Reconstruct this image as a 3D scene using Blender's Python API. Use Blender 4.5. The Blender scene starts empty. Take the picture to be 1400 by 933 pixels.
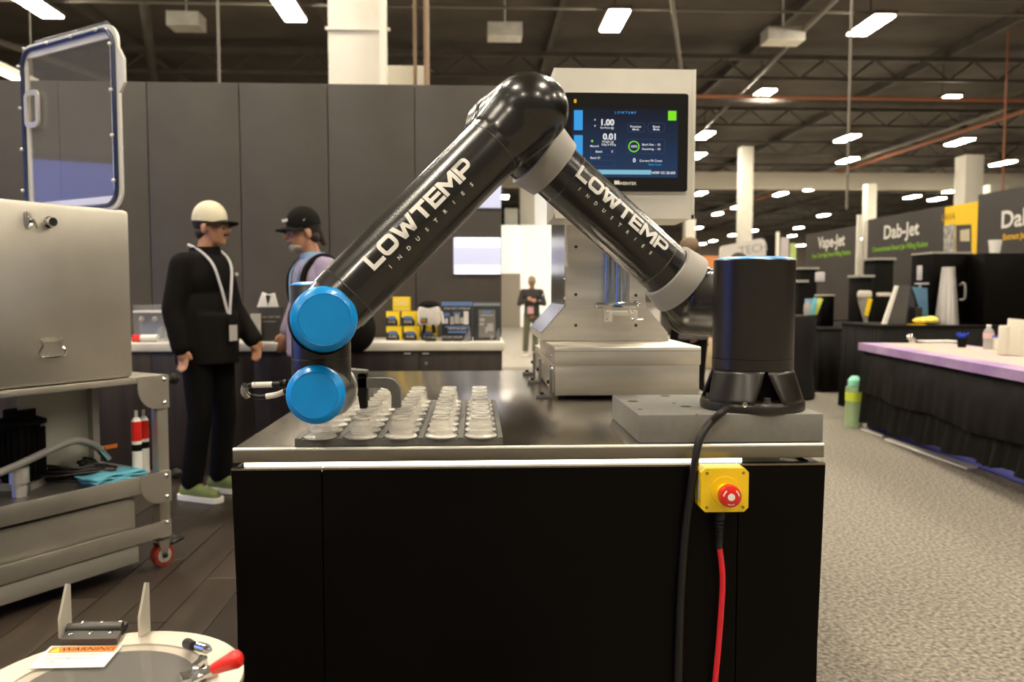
import bpy, bmesh, math, random
from mathutils import Vector as V, Matrix, Euler
random.seed(7)
SC = bpy.context.scene
COL = SC.collection
PI = math.pi
# ------------------------------------------------------------------ camera
F = 1100.0; HZ = 400.0; VPX = 650.0; CAMZ = 1.25
yaw = math.atan((700 - VPX) / F); pitch = math.atan((466.5 - HZ) / F)
cam_d = bpy.data.cameras.new('camera'); cam = bpy.data.objects.new('camera', cam_d); COL.objects.link(cam)
cam_d.sensor_width = 36; cam_d.lens = 36 * F / 1400; cam_d.clip_end = 400; cam_d.clip_start = 0.05
cam.location = (0, 0, CAMZ); cam.rotation_euler = (PI / 2 - pitch, 0, -yaw)
cam_d.dof.use_dof = True; cam_d.dof.focus_distance = 1.75; cam_d.dof.aperture_fstop = 4.0
SC.camera = cam
RM = Euler((PI / 2 - pitch, 0, -yaw)).to_matrix(); CP = V((0, 0, CAMZ))
# ------------------------------------------------------------------ world, exposure
w = bpy.data.worlds.new('world'); SC.world = w; w.use_nodes = True
w.node_tree.nodes['Background'].inputs[0].default_value = (1.0, 0.90, 0.76, 1)
w.node_tree.nodes['Background'].inputs[1].default_value = 0.18
SC.view_settings.view_transform = 'Standard'; SC.view_settings.look = 'None'
SC.view_settings.gamma = 1; SC.view_settings.use_curve_mapping = False
SC.view_settings.exposure = 0.0
SC.cycles.transparent_max_bounces = 24
LAMP = 150.0          # radiance of every high-bay diffuser
LAMPC = (1.0, 0.89, 0.71)

def ray(px, py): return RM @ V(((px - 700) / F, -(py - 466.5) / F, -1))
def AY(px, py, y):
    d = ray(px, py); return CP + d * (y / d.y)
def AZ(px, py, z):
    d = ray(px, py); return CP + d * ((z - CAMZ) / d.z)
def AP(px, py, p0, n):
    d = ray(px, py); return CP + d * ((p0 - CP).dot(n) / d.dot(n))

# ------------------------------------------------------------------ materials
MATS = {}
def mat(name, col, rough=.5, metal=0.0, noise=0.0, nscale=8.0, stretch=(1, 1, 1), bump=0.0, bscale=60.0, emit=None, estr=0.0, trans=0.0, alpha=1.0, coat=0.0, col2=None, spec=None, ior=None, rvar=0.0):
    if name in MATS: return MATS[name]
    m = bpy.data.materials.new(name); m.use_nodes = True; nt = m.node_tree; b = nt.nodes['Principled BSDF']
    b.inputs['Base Color'].default_value = (*col, 1); b.inputs['Roughness'].default_value = rough; b.inputs['Metallic'].default_value = metal
    if spec is not None: b.inputs['Specular IOR Level'].default_value = spec
    if ior: b.inputs['IOR'].default_value = ior
    b.inputs['Transmission Weight'].default_value = trans; b.inputs['Alpha'].default_value = alpha; b.inputs['Coat Weight'].default_value = coat
    if emit: b.inputs['Emission Color'].default_value = (*emit, 1); b.inputs['Emission Strength'].default_value = estr
    tc = nt.nodes.new('ShaderNodeTexCoord'); mp = nt.nodes.new('ShaderNodeMapping'); mp.inputs['Scale'].default_value = stretch
    nt.links.new(tc.outputs['Object'], mp.inputs['Vector'])
    if noise > 0 or col2:
        n = nt.nodes.new('ShaderNodeTexNoise'); n.inputs['Scale'].default_value = nscale; n.inputs['Detail'].default_value = 5
        nt.links.new(mp.outputs[0], n.inputs['Vector'])
        r = nt.nodes.new('ShaderNodeValToRGB'); c2 = col2 or tuple(min(1, c * (1 + noise)) for c in col); c1 = col if col2 else tuple(c * (1 - noise) for c in col)
        r.color_ramp.elements[0].position = .35; r.color_ramp.elements[1].position = .65
        r.color_ramp.elements[0].color = (*c1, 1); r.color_ramp.elements[1].color = (*c2, 1)
        nt.links.new(n.outputs['Fac'], r.inputs[0]); nt.links.new(r.outputs[0], b.inputs['Base Color'])
        if rvar:
            mr = nt.nodes.new('ShaderNodeMapRange'); mr.inputs['To Min'].default_value = rough - rvar; mr.inputs['To Max'].default_value = rough + rvar
            nt.links.new(n.outputs['Fac'], mr.inputs['Value']); nt.links.new(mr.outputs[0], b.inputs['Roughness'])
    if bump > 0:
        n2 = nt.nodes.new('ShaderNodeTexNoise'); n2.inputs['Scale'].default_value = bscale; n2.inputs['Detail'].default_value = 4
        nt.links.new(mp.outputs[0], n2.inputs['Vector'])
        bp = nt.nodes.new('ShaderNodeBump'); bp.inputs['Strength'].default_value = bump; bp.inputs['Distance'].default_value = .01
        nt.links.new(n2.outputs['Fac'], bp.inputs['Height']); nt.links.new(bp.outputs[0], b.inputs['Normal'])
    MATS[name] = m; return m
STEEL = mat('brushed_steel', (.80, .75, .66), .36, .93, .12, 2.5, (1, 1, 7), rvar=.09, bump=.02, bscale=90)
STEELM = mat('satin_steel', (.84, .80, .71), .44, .80, .08, 4)
STEELT = mat('worktop_steel', (.44, .41, .36), .22, 1.0, .12, 2.2, (1, .35, 1), rvar=.05, bump=.01, bscale=60)
STEELE = mat('worktop_edge_steel', (.27, .24, .19), .42, .85, .08, 6, (.4, 1, 1))  # front face darkened so its colour holds the floor reflection
CHROME = mat('chrome', (.85, .84, .8), .12, 1.0)
BLKARM = mat('black_anodised', (.011, .009, .007), .26, .0, .1, 20, coat=.2, spec=.6)
BLKSAT = mat('black_satin', (.013, .010, .007), .33, .0, .1, 30, bump=.02, bscale=500, spec=.6)
BLKPAN = mat('black_laminate', (.0022, .0016, .0012), .45, 0, .15, 3, spec=.1)
BLKRUB = mat('black_rubber', (.010, .008, .007), .5, 0, .1, 40, spec=.4)
BLKMAT = mat('black_matte', (.006, .005, .004), .8, 0, .1, 12, spec=.15)
GREYRING = mat('grey_silicone', (.36, .34, .30), .55, 0, .03, 10)
GREYBLK = mat('grey_plastic', (.185, .175, .16), .6, 0, .05, 60, bump=.03, bscale=500)
GREYTRAY = mat('dark_grey_plastic', (.12, .115, .105), .55, 0, .05, 60, bump=.03, bscale=500)
BLUE = mat('blue_cap', (.0, .27, .72), .33, 0, .04, 12, coat=.2)
WHITE = mat('white_print', (.85, .82, .76), .5)
WHITEP = mat('white_paint', (.80, .76, .66), .6, 0, .03, 2)
SKIN = mat('skin', (.50, .25, .145), .5, 0, .10, 25)
SKIN2 = mat('skin_tan', (.46, .23, .14), .5, 0, .10, 25)
RED = mat('red_plastic', (.75, .02, .015), .3, 0, .03, 10, coat=.3)
REDC = mat('red_cable', (.70, .02, .03), .4, 0, .05, 30)
YEL = mat('yellow_plastic', (.90, .62, .01), .42, 0, .03, 10)
GLASS = mat('clear_glass', (.95, .95, .93), .03, 0, trans=1.0, ior=1.48)
def simple_clear(name, col, rough, a, spec=.5):
    m = mat(name, col, rough, 0, alpha=a, spec=spec); return m
ACR = simple_clear('clear_acrylic', (.6, .62, .62), .08, .16, .8)

# ------------------------------------------------------------------ mesh helpers
class MB:
    def __init__(s): s.b = bmesh.new()
    def box(s, c, d, rz=0, rot=None, bev=0.0):
        R = rot.to_matrix().to_4x4() if rot else Matrix.Rotation(rz, 4, 'Z')
        M = Matrix.Translation(V(c)) @ R @ Matrix.Diagonal((d[0], d[1], d[2], 1))
        r = bmesh.ops.create_cube(s.b, size=1, matrix=M)
        if bev > 0:
            ed = list({e for v in r['verts'] for e in v.link_edges})
            bmesh.ops.bevel(s.b, geom=ed, offset=bev, segments=2, profile=.5, affect='EDGES')
        return s
    def box2(s, a, b, bev=0.0):
        a, b = V(a), V(b); d = b - a
        return s.box((a + b) / 2, (abs(d.x), abs(d.y), abs(d.z)), bev=bev)
    def cone(s, p, q, r1, r2, n=24, caps=True):
        p, q = V(p), V(q); d = q - p
        R = d.to_track_quat('Z', 'Y').to_matrix().to_4x4()
        bmesh.ops.create_cone(s.b, cap_ends=caps, segments=n, radius1=max(r1, 1e-5), radius2=max(r2, 1e-5), depth=d.length, matrix=Matrix.Translation((p + q) / 2) @ R)
        return s
    def cyl(s, p, q, r, n=24): return s.cone(p, q, r, r, n)
    def sph(s, c, r, u=20, v=12, rot=None):
        r = r if isinstance(r, (tuple, list, V)) else (r, r, r)
        M = Matrix.Translation(V(c)) @ (rot.to_4x4() if rot else Matrix.Identity(4)) @ Matrix.Diagonal((r[0], r[1], r[2], 1))
        bmesh.ops.create_uvsphere(s.b, u_segments=u, v_segments=v, radius=1, matrix=M); return s
    def cap(s, p, q, r1, r2, n=16):
        s.cone(p, q, r1, r2, n); s.sph(p, r1, n, 10); s.sph(q, r2, n, 10); return s
    def lathe(s, prof, o, ax=(0, 0, 1), n=48, close=False):
        ax = V(ax).normalized(); R = ax.to_track_quat('Z', 'Y').to_matrix(); o = V(o); rings = []
        for (r, z) in prof:
            if r < 1e-6: rings.append([s.b.verts.new(o + ax * z)])
            else: rings.append([s.b.verts.new(o + R @ V((r * math.cos(2 * PI * k / n), r * math.sin(2 * PI * k / n), z))) for k in range(n)])
        for i in range(len(rings) - 1):
            A, B = rings[i], rings[i + 1]
            for k in range(n):
                k2 = (k + 1) % n
                if len(A) == 1 and len(B) == 1: continue
                if len(A) == 1: s.b.faces.new((A[0], B[k], B[k2]))
                elif len(B) == 1: s.b.faces.new((A[k], A[k2], B[0]))
                else: s.b.faces.new((A[k], A[k2], B[k2], B[k]))
        return s
    def tube(s, pts, r, n=12, smooth=6, closed=False):
        pts = [V(p) for p in pts]
        rr = r if isinstance(r, (list, tuple)) else None
        if smooth > 1 and len(pts) > 2:
            out = []; N = len(pts)
            for i in range(N - 1):
                p0 = pts[max(i - 1, 0)]; p1 = pts[i]; p2 = pts[i + 1]; p3 = pts[min(i + 2, N - 1)]
                for k in range(smooth):
                    t = k / smooth
                    out.append(.5 * ((2 * p1) + (p2 - p0) * t + (2 * p0 - 5 * p1 + 4 * p2 - p3) * t * t + (3 * p1 - p0 - 3 * p2 + p3) * t ** 3))
            out.append(pts[-1]); pts = out
        rings = []; prev = None
        for i, p in enumerate(pts):
            t = (pts[min(i + 1, len(pts) - 1)] - pts[max(i - 1, 0)]).normalized()
            if prev is None: nrm = t.orthogonal().normalized()
            else: nrm = (prev - t * prev.dot(t)).normalized()
            prev = nrm; bn = t.cross(nrm)
            rad = rr[min(i, len(rr) - 1)] if rr else r
            rings.append([s.b.verts.new(p + (nrm * math.cos(2 * PI * k / n) + bn * math.sin(2 * PI * k / n)) * rad) for k in range(n)])
        for A, B in zip(rings, rings[1:]):
            for k in range(n): s.b.faces.new((A[k], A[(k + 1) % n], B[(k + 1) % n], B[k]))
        s.b.faces.new(rings[0][::-1]); s.b.faces.new(rings[-1]); return s
    def prism(s, poly, vec):          # poly: list of 3-D points, extruded by vec
        vec = V(vec); A = [s.b.verts.new(V(p)) for p in poly]; B = [s.b.verts.new(V(p) + vec) for p in poly]; n = len(A)
        s.b.faces.new(A); s.b.faces.new(B[::-1])
        for k in range(n): s.b.faces.new((A[k], B[k], B[(k + 1) % n], A[(k + 1) % n]))
        return s
    def quad(s, *p):
        s.b.faces.new([s.b.verts.new(V(q)) for q in p]); return s
    def mesh(s, me, M):
        n0 = len(s.b.verts); s.b.from_mesh(me); s.b.verts.ensure_lookup_table()
        bmesh.ops.transform(s.b, matrix=M, verts=s.b.verts[n0:]); return s

def off(o):
    p = V((0, 0, 0))
    while o is not None: p += o.location; o = o.parent
    return p
def tag(o, label=None, cat=None, group=None, kind=None):
    if label: o['label'] = label
    if cat: o['category'] = cat
    if group: o['group'] = group
    if kind: o['kind'] = kind
    return o
def build(name, mb, m, parent=None, loc=None, smooth=True, ang=35, local=False, label=None):
    """link the shapes as ONE mesh object; geometry is given in world space unless local"""
    bm = mb.b; o0 = V(loc) if loc is not None else V((0, 0, 0)); base = off(parent) + o0
    if not local: bmesh.ops.translate(bm, verts=bm.verts, vec=-base)
    bmesh.ops.recalc_face_normals(bm, faces=bm.faces)
    if smooth:
        lim = math.radians(ang)
        for f in bm.faces: f.smooth = True
        for e in bm.edges:
            if len(e.link_faces) == 2 and e.calc_face_angle(0) > lim: e.smooth = False
    me = bpy.data.meshes.new(name); bm.to_mesh(me); bm.free(); me.materials.append(m)
    o = bpy.data.objects.new(name, me); COL.objects.link(o); o.location = o0
    if parent: o.parent = parent
    if label: o['label'] = label
    return o
def thing(name, label, cat, loc=(0, 0, 0), group=None):
    o = bpy.data.objects.new(name, None); COL.objects.link(o); o.location = loc; o.empty_display_size = .05
    return tag(o, label, cat, group)
def solo(name, mb, m, label, cat, loc, group=None, **k):
    return tag(build(name, mb, m, None, loc, **k), label, cat, group)
def struct(name, mb, m, parent=None, loc=None, **k):
    o = build(name, mb, m, parent, loc, **k)
    if parent is None: o['kind'] = 'structure'
    return o
def dup(root, loc, label=None):
    r = root.copy(); COL.objects.link(r); r.location = loc
    if label: r['label'] = label
    for ch in list(root.children):
        c = ch.copy(); COL.objects.link(c); c.parent = r
        for g in ch.children:
            d = g.copy(); COL.objects.link(d); d.parent = c
    return r
_tx = {}
def txt(s, size=1.0, ext=0.0, bold=0.0, cx=True):
    """text as a mesh in the XY plane, centred"""
    k = (s, size, ext, bold, cx)
    if k in _tx: return _tx[k]
    cu = bpy.data.curves.new('lettering', 'FONT'); cu.body = s; cu.size = size; cu.extrude = ext; cu.offset = bold * size * 1.2; cu.resolution_u = 3
    cu.align_x = 'CENTER' if cx else 'LEFT'; cu.align_y = 'CENTER'
    o = bpy.data.objects.new('lettering', cu); COL.objects.link(o)
    dg = bpy.context.evaluated_depsgraph_get(); me = bpy.data.meshes.new_from_object(o.evaluated_get(dg))
    bpy.data.objects.remove(o); _tx[k] = me; return me
def frame(o, x, y):
    x = V(x).normalized(); y = V(y); y = (y - x * y.dot(x)).normalized(); z = x.cross(y)
    return Matrix(((x.x, y.x, z.x, o[0]), (x.y, y.y, z.y, o[1]), (x.z, y.z, z.z, o[2]), (0, 0, 0, 1)))
def blend(o, voxel, it=6, fac=.6):
    md = o.modifiers.new('remesh', 'REMESH'); md.mode = 'VOXEL'; md.voxel_size = voxel; md.use_smooth_shade = True
    if it: sm = o.modifiers.new('smooth', 'SMOOTH'); sm.factor = fac; sm.iterations = it
    return o

# ================================================================== SETTING
CARP = mat('grey_carpet', (.115, .102, .084), .95, 0, nscale=55, bump=1.0, bscale=70, col2=(.34, .305, .25))
CARPF = mat('pale_aisle_carpet', (.38, .35, .30), .95, 0, .1, 20)
fl = struct('floor', MB().box2((-30, -12, -.1), (70, 110, -.012)), CARPF)
struct('carpet', MB().box2((.26, -6, -.012), (9, 13.4, 0)), CARP, fl)
WOOD = [mat('vinyl_plank_%s' % k, c, .42, 0, .28, 2.2, (9, .7, 1), bump=.05, bscale=40, rvar=.08) for k, c in (('dark', (.026, .018, .012)), ('mid', (.038, .027, .019)), ('light', (.052, .037, .026)))]
pm = {}
for k in range(3):
    b = MB().box((0, 0, -.006), (.176, 1.196, .012), bev=.0015); me = bpy.data.meshes.new('plank')
    b.b.to_mesh(me); b.b.free(); me.materials.append(WOOD[k]); pm[k] = me
for i in range(20):
    for j in range(7):
        o = bpy.data.objects.new('plank', pm[random.choice((0, 1, 1, 2))]); COL.objects.link(o); o.parent = fl
        o.location = (.26 - .09 - i * .18, .2 + j * 1.2 - (i * .47) % 1.2, 0)
struct('underlay', MB().box2((-9, -4, -.012), (.26, 6.8, -.009)), mat('underlay_dark', (.05, .035, .025), .6), fl)
# ceiling with beams, joists, pipes
CEIL = mat('dark_ceiling', (.08, .066, .052), .85, 0, .25, .6)
BEAM = mat('ceiling_steel', (.085, .072, .058), .7, 0, .15, 2)
CW = mat('ceiling_white_beam', (.62, .58, .48), .6)
PIPE = mat('conduit', (.17, .15, .12), .5); ORP = mat('orange_pipe', (.36, .13, .06), .5)
CZ = 9.4
cl = struct('ceiling', MB().box2((-32, -12, CZ), (72, 112, CZ + .2)), CEIL)
for k in range(13):
    y = 12 + k * 7.4
    b = MB().box2((-32, y - .12, 8.95), (72, y + .12, 9.1)).box2((-32, y - .05, 8.3), (72, y + .05, 8.4))
    for i in range(60):
        x = -30 + i * 1.7; b.cyl((x, y, 8.35), (x + .85, y, 9.0), .035, 6).cyl((x + .85, y, 9.0), (x + 1.7, y, 8.35), .035, 6)
    struct('truss', b, BEAM, cl)
for k in range(14):
    x = -26 + k * 6.7 + 1.6
    struct('joist', MB().box2((x - .08, 4, 9.1), (x + .08, 105, 9.38)), BEAM, cl)
for (x1, y1, x2, y2, z, r, m) in ((-30, 27.5, 60, 27.5, 7.75, .16, BEAM), (-30, 25.5, 60, 26.2, 7.5, .06, ORP), (-30, 29, 60, 29, 8.05, .10, PIPE), (8.0, 12, 12.5, 70, 8.2, .07, PIPE), (21, 16, 21, 70, 8.2, .09, ORP), (2.5, 12, 9, 34, 8.2, .06, PIPE), (-16, 14, -7, 44, 8.2, .09, PIPE), (-5, 12, -11.5, 30, 8.4, .13, BEAM), (-2.2, 10, -3.4, 24, 8.2, .13, BEAM), (-30, 20.5, 50, 20.2, 8.3, .04, PIPE), (20.4, 16, 20.4, 70, 8.3, .08, PIPE)):
    struct('pipe', MB().cyl((x1, y1, z), (x2, y2, z), r, 10), m, cl)
for (px, py, s) in ((690, 44, .9), (255, 30, .8), (470, 128, 1.0), (1070, 50, 1.0)):
    p = AZ(px, py, 8.1); struct('speaker_box', MB().box(p, (s, .6, .35)).cyl(p, p + V((0, 0, 1.0)), .03, 6), STEELM, cl)
# big white crossbeam far back and columns
struct('crossbeam', MB().box2((-30, 46.0, 7.25), (72, 46.8, 8.15)), CW, cl)
struct('wall_back', MB().box2((-32, 104, -.1), (72, 104.3, CZ)), mat('hall_wall', (.13, .11, .09), .8, 0, .1, .3))
struct('wall_right', MB().box2((70, -12, -.1), (70.3, 110, CZ)), MATS['hall_wall'])
struct('wall_left', MB().box2((-30.3, -12, -.1), (-30, 110, CZ)), MATS['hall_wall'])
def column(px, y, w, n, z1=CZ):
    p = AY(px, 400, y); struct('trim_%d' % n, MB().box2((p.x - w / 2, y, -.012), (p.x + w / 2, y + w, z1), bev=.02), WHITEP)
column(489, 9.3, .60, 1)
column(1019, 36, .56, 2, 7.8); column(1189, 40, .5, 3, 6.7); column(1327, 25, .60, 4, 5.6); column(1361, 34, .8, 5, 5.9); column(721, 34, .62, 6, 7.3); column(943, 30, .4, 7, 4.0)
p = AY(518, 60, 9.1); struct('trim_8', MB().box2((p.x, 9.15, 2.5), (p.x + .07, 9.3, CZ)).box((AY(489, 40, 9.28).x, 9.29, AY(489, 40, 9.3).z), (.72, .04, .03)), WHITEP)
p = AY(583, 60, 9.6); struct('trim_9', MB().cyl((p.x, 9.6, 2.5), (p.x, 9.6, CZ), .035, 10).cyl((p.x - .14, 9.7, 2.6), (p.x - .14, 9.7, CZ), .02, 8), mat('brown_conduit', (.30, .20, .13), .5))
p = AY(553, 104, 9.8); struct('trim_10', MB().box((p.x, 9.9, p.z - .1), (.46, .3, .42)), WHITEP)
p = AY(1163, 60, 12.9); struct('trim_11', MB().cyl((p.x, 12.9, 2.6), (p.x, 12.9, CZ), .022, 8), PIPE)
p = AY(1378, 60, 24); struct('trim_12', MB().cyl((p.x, 24, 2.6), (p.x, 24, CZ), .03, 8), ORP)
p = AY(299, 60, 11); struct('trim_13', MB().cyl((p.x, 11, 2.6), (p.x, 11, CZ), .02, 8), PIPE)
# booth back wall in dark fabric panels
TAUPE = mat('taupe_panel', (.062, .052, .043), .52, 0, .06, 5, spec=.45)
xs = [AY(px, 300, 6.1).x for px in (-60, 85, 205, 330, 450, 568, 686)]
WT = AY(568, 116, 6.1).z
wf = struct('wall_front', MB().box2((xs[0], 6.13, 0), (xs[-1] - .01, 6.2, WT - .01)), TAUPE)
for a, c in zip(xs, xs[1:]):
    struct('panel', MB().box2((a + .003, 6.10, 0), (c - .003, 6.135, WT), bev=.002), TAUPE, wf)

# ------------------------------------------------------------------ ceiling fixtures
LENS = mat('lamp_lens', (1, 1, 1), .5, emit=LAMPC, estr=LAMP)
def fixture(label, loc):
    t = thing('high_bay_light', label, 'ceiling light', loc, 'high-bay lights under the hall ceiling')
    build('housing', MB().box((0, 0, .09), (.58, 1.62, .10), bev=.02).cyl((0, 0, .14), (0, 0, CZ - 8.05), .02, 6), BEAM, t, local=True)
    build('diffuser', MB().box((0, 0, .02), (.50, 1.5, .05), bev=.01), LENS, t, local=True)
    return t
LP = [(50, 10, 'upper left corner, left of the tilted window'), (395, 15, 'left of the white column'), (840, 30, 'above the display housing'), (1190, 36, 'topmost right of the display'), (1041, 131, 'just right of the display top'), (1288, 139, 'upper right, below the topmost right one'), (963, 186, 'beside the display edge, upper of two'), (1158, 190, 'upper of a close pair on the thin drop pole'), (1312, 195, 'above the short white column on the right'), (1159, 220, 'lower of a close pair on the thin drop pole'), (953, 214, 'beside the display edge, lower of two'), (1371, 224, 'at the far right edge'), (991, 250, 'just left of the round column top'), (1072, 250, 'first right of the slim white column'), (1110, 259, 'second right of the slim white column'), (958, 265, 'below the display lower corner'), (1067, 266, 'under the first right of the slim column'), (1252, 254, 'above the second booth sign, left'), (1302, 262, 'beside the short white column, upper'), (1247, 270, 'above the second booth sign, lower left'), (1281, 273, 'beside the short white column, lower'), (981, 293, 'right of the display housing lower corner'), (955, 312, 'just under the display housing lower right corner'), (1008, 284, 'touching the upper left side of the slim white column'), (1030, 316, 'touching the right side of the slim white column'), (975, 330, 'left of the slim column, lowest of three'), (960, 334, 'directly above the brown haired visitor'), (1001, 322, 'left of the slim column, nearest to its foot'), (1092, 312, 'above the farthest booth sign, upper'), (1083, 323, 'above the farthest booth sign, middle'), (1095, 336, 'left of the farthest booth sign, lowest'), (1177, 327, 'between the two dark booth signs'), (1126, 295, 'midway between slim column and first booth sign'), (690, 270, 'under the robot elbow, lower of two'), (698, 252, 'under the robot elbow, upper of two')]
proto = None
for (px, py, s) in LP:
    p = AZ(px, py, 8.0)
    if p.y > 96: p = AY(px, py, 96)
    lab = ('glowing high-bay ceiling light ' + s) if s else 'small glowing high-bay light far back under the dark ceiling'
    if proto is None: proto = fixture(lab, p)
    else:
        o = dup(proto, p, lab)
        if p.z < 7.9: build('drop_rod', MB().cyl((p.x, p.y, p.z + .1), (p.x, p.y, CZ - .02), .02, 6), BEAM, o)
for x, cn in ((-10.3, 'far left'), (-3.6, 'left'), (3.1, 'right'), (9.8, 'far right')):
    for y, rn in ((13.5, 'above the wall behind the counter'), (7, 'above the two standing men'), (.5, 'straight above the workstation'), (-6, 'behind the viewer')):
        dup(proto, (x, y, 8.0), 'overhead high-bay light %s, %s column' % (rn, cn))
p = AY(5, 108, 8.8); q = AY(70, 160, 11.0)
t = thing('strip_light', 'long fluorescent strip light at the left edge above the booth wall', 'ceiling light', (p.x, p.y, p.z))
a_, b_ = AZ(-40, 80, 3.6), AZ(44, 118, 3.6); t.location = a_
build('housing', MB().box((a_ + b_) / 2 + V((0, 0, .05)), ((b_ - a_).length, .16, .05), rz=math.atan2((b_ - a_).y, (b_ - a_).x)), WHITEP, t)
build('tube', MB().cyl(a_ + V((0, 0, .0)), b_, .03, 10), mat('strip_tube', (1, 1, 1), .5, emit=(1, .9, .7), estr=6), t)
build('hanger', MB().cyl(b_ + V((0, 0, .05)), V((b_.x, b_.y, CZ)), .008, 6), PIPE, t)

vw = thing('video_wall', 'large blue video wall left of the cart, seen mirrored in the clear lid', 'screen', (-9, 3, 0))
build('frame', MB().box2((-9.2, -.2, 0), (-9.02, 6.2, 2.95)), BLKMAT, vw); build('screen', MB().box2((-9.02, 0, .2), (-9.0, 6.0, 2.85)), mat('video_blue', (.02, .03, .1), .5, emit=(.12, .24, 1.0), estr=2.6), vw)
# ================================================================== CABINET / WORKTOP
ZT = .92
YF = 1.715
c1 = AY(318, 612, YF); c2 = AY(1127, 606, YF)
XL, XR = c1.x, c2.x
YB = AZ(680, 507, ZT).y
cab = thing('workstation_cabinet', 'black panelled cabinet under the brushed steel worktop carrying the robot', 'cabinet', ((XL + XR) / 2, YF, 0))
YP = 1.70; ZC = .879
xa, xb, xc, xd = AY(316, 640, YP).x, AY(440, 640, YP).x, AY(1010, 640, YP).x, AY(1128.5, 640, YP).x
sh = .006
for (a, c, la, lb) in ((xa, xb - .0015, 1, 0), (xb + .0015, xc - .0015, 0, 0), (xc + .0015, xd, 0, 1)):
    tl, tr = a, c; bl, br = a + (.018 if la else 0), c - (.018 if lb else 0)
    build('front_panel', MB().prism([(tl, YP, ZC), (tr, YP, ZC), (br, YP, .06), (bl, YP, .06)], (0, .02, 0)), BLKPAN, cab, smooth=False)
build('side_panel', MB().box2((xa, YP + .02, .06), (xa + .02, YB - .02, ZC - .004)), BLKPAN, cab, smooth=False)
build('side_panel', MB().box2((xd - .02, YP + .02, .06), (xd, YB - .02, ZC - .004)), BLKPAN, cab, smooth=False)
build('back_panel', MB().box2((xa + .02, YB - .04, .06), (xd - .02, YB - .02, ZC - .004)), BLKPAN, cab, smooth=False)
build('deck', MB().box2((xa + .02, YP + .02, .86), (xd - .02, YB - .04, .868)), STEELM, cab, smooth=False)
build('plinth', MB().box2((xa + .03, YP + .04, 0), (xd - .03, YB - .05, .06)), BLKMAT, cab, smooth=False)
LED = mat('led_strip', (1, 1, 1), .5, emit=(1, .91, .68), estr=7)
xe = AY(1018, 636, YP).x
build('led_strip', MB().box2((xa + .022, YF + .004, .8690), (xe, YF + .012, .8878)), LED, cab, smooth=False, label='glowing light strip under the worktop edge')
# side trim lines of the panel
build('edge_trim', MB().box2((xa, YP - .001, ZC - .004), (xd, YP + .002, ZC)), mat('bronze_trim', (.22, .17, .12), .4, .6), cab)
top = MB().box2((XL, YF, ZT - .034), (XR, YB, ZT), bev=.004)
wt = thing('steel_worktop', 'brushed stainless steel worktop slab on the black cabinet', 'worktop', ((XL + XR) / 2, YF, ZT - .034))
build('slab', MB().box2((XL + .001, YF + .003, ZT - .030), (XR - .001, YB, ZT), bev=.002), STEELT, wt)
build('front_edge', MB().box2((XL, YF, ZT - .032), (XR, YF + .0029, ZT - .004), bev=.001), STEELE, wt)
build('edge_roll', MB().cyl((XL, YF + .004, ZT - .0045), (XR, YF + .004, ZT - .0045), .0045, 16), mat('bright_edge', (.95, .92, .84), .42, .6), wt)

# ------------------------------------------------------------------ grey mounting plate
ZPL = .982
pf1 = AZ(876.5, 609.0, ZT); pf2 = AZ(1124.5, 604, ZT); ypf = YF + .016
pbY = AZ(834, 540.5, ZPL).y
mp_ = thing('mounting_plate', 'thick grey machined block under the robot base', 'mounting block', ((pf1.x + pf2.x) / 2, ypf, ZT))
PB = MB().box2((pf1.x, ypf, ZT + .0005), (pf2.x, pbY, ZPL), bev=.0012)
build('block', PB, GREYBLK, mp_)
HOLE = mat('dark_hole', (.02, .018, .016), .7)
for (px, py, r) in ((865, 549, .013), (909.5, 541.8, .013), (938, 556, .013), (875, 560, .005), (921.5, 551.5, .005), (952.5, 567.0, .004)):
    p = AZ(px, py, ZPL); build('bolt_hole', MB().cyl((p.x, p.y, ZPL - .004), (p.x, p.y, ZPL + .0004), r, 24), HOLE, mp_)

# ================================================================== ROBOT ARM
cz = AZ(1027.5, 557, ZPL); C0 = V((cz.x, cz.y, ZPL)); YD = C0.y
def zat(py, y=YD, px=1027): return AY(px, py, y).z
PHI = math.radians(15); ax = V((-math.sin(PHI), math.cos(PHI), 0)); u = V((-math.cos(PHI), -math.sin(PHI), 0)); UP = V((0, 0, 1))
rob = thing('robot_arm', 'black articulated robot arm with blue end caps bolted on the grey block', 'robot arm', C0)
def pxm(y): return F / y
rf = 70.0 / pxm(YD); rc = 54.3 / pxm(YD)
z0 = ZPL; zfl = ZPL + .0235; zct = zat(503); ztop = zat(356)
build('base_flange', MB().lathe([(0, 0), (rf, 0), (rf + .001, .004), (rf + .001, zfl - z0 - .008), (rf - .004, zfl - z0), (rc * .9, zfl - z0 + .002), (0, zfl - z0 + .002)], C0, n=72), BLKSAT, rob)
build('inner_core', MB().cyl(C0, C0 + V((0, 0, zct - z0)), rc * .80, 48), BLKMAT, rob)
cn = MB(); NS = 14
a0 = math.radians(-90)
for k in range(4):
    A0 = a0 + k * PI / 2; A1 = A0 + PI / 2
    grid = []
    for i in range(9):
        t = i / 8; hw = math.radians(15.5) * (1 - t) + math.radians(1.5)
        R = (rf - .001) * (1 - t) + (rc + .0005) * t; z = zfl - z0 - .004 + (zct - zfl + .004) * t
        grid.append([cn.b.verts.new(C0 + V((R * math.cos(A0 + hw + (A1 - A0 - 2 * hw) * j / NS), R * math.sin(A0 + hw + (A1 - A0 - 2 * hw) * j / NS), z))) for j in range(NS + 1)])
    for i in range(8):
        for j in range(NS): cn.b.faces.new((grid[i][j], grid[i][j + 1], grid[i + 1][j + 1], grid[i + 1][j]))
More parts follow.
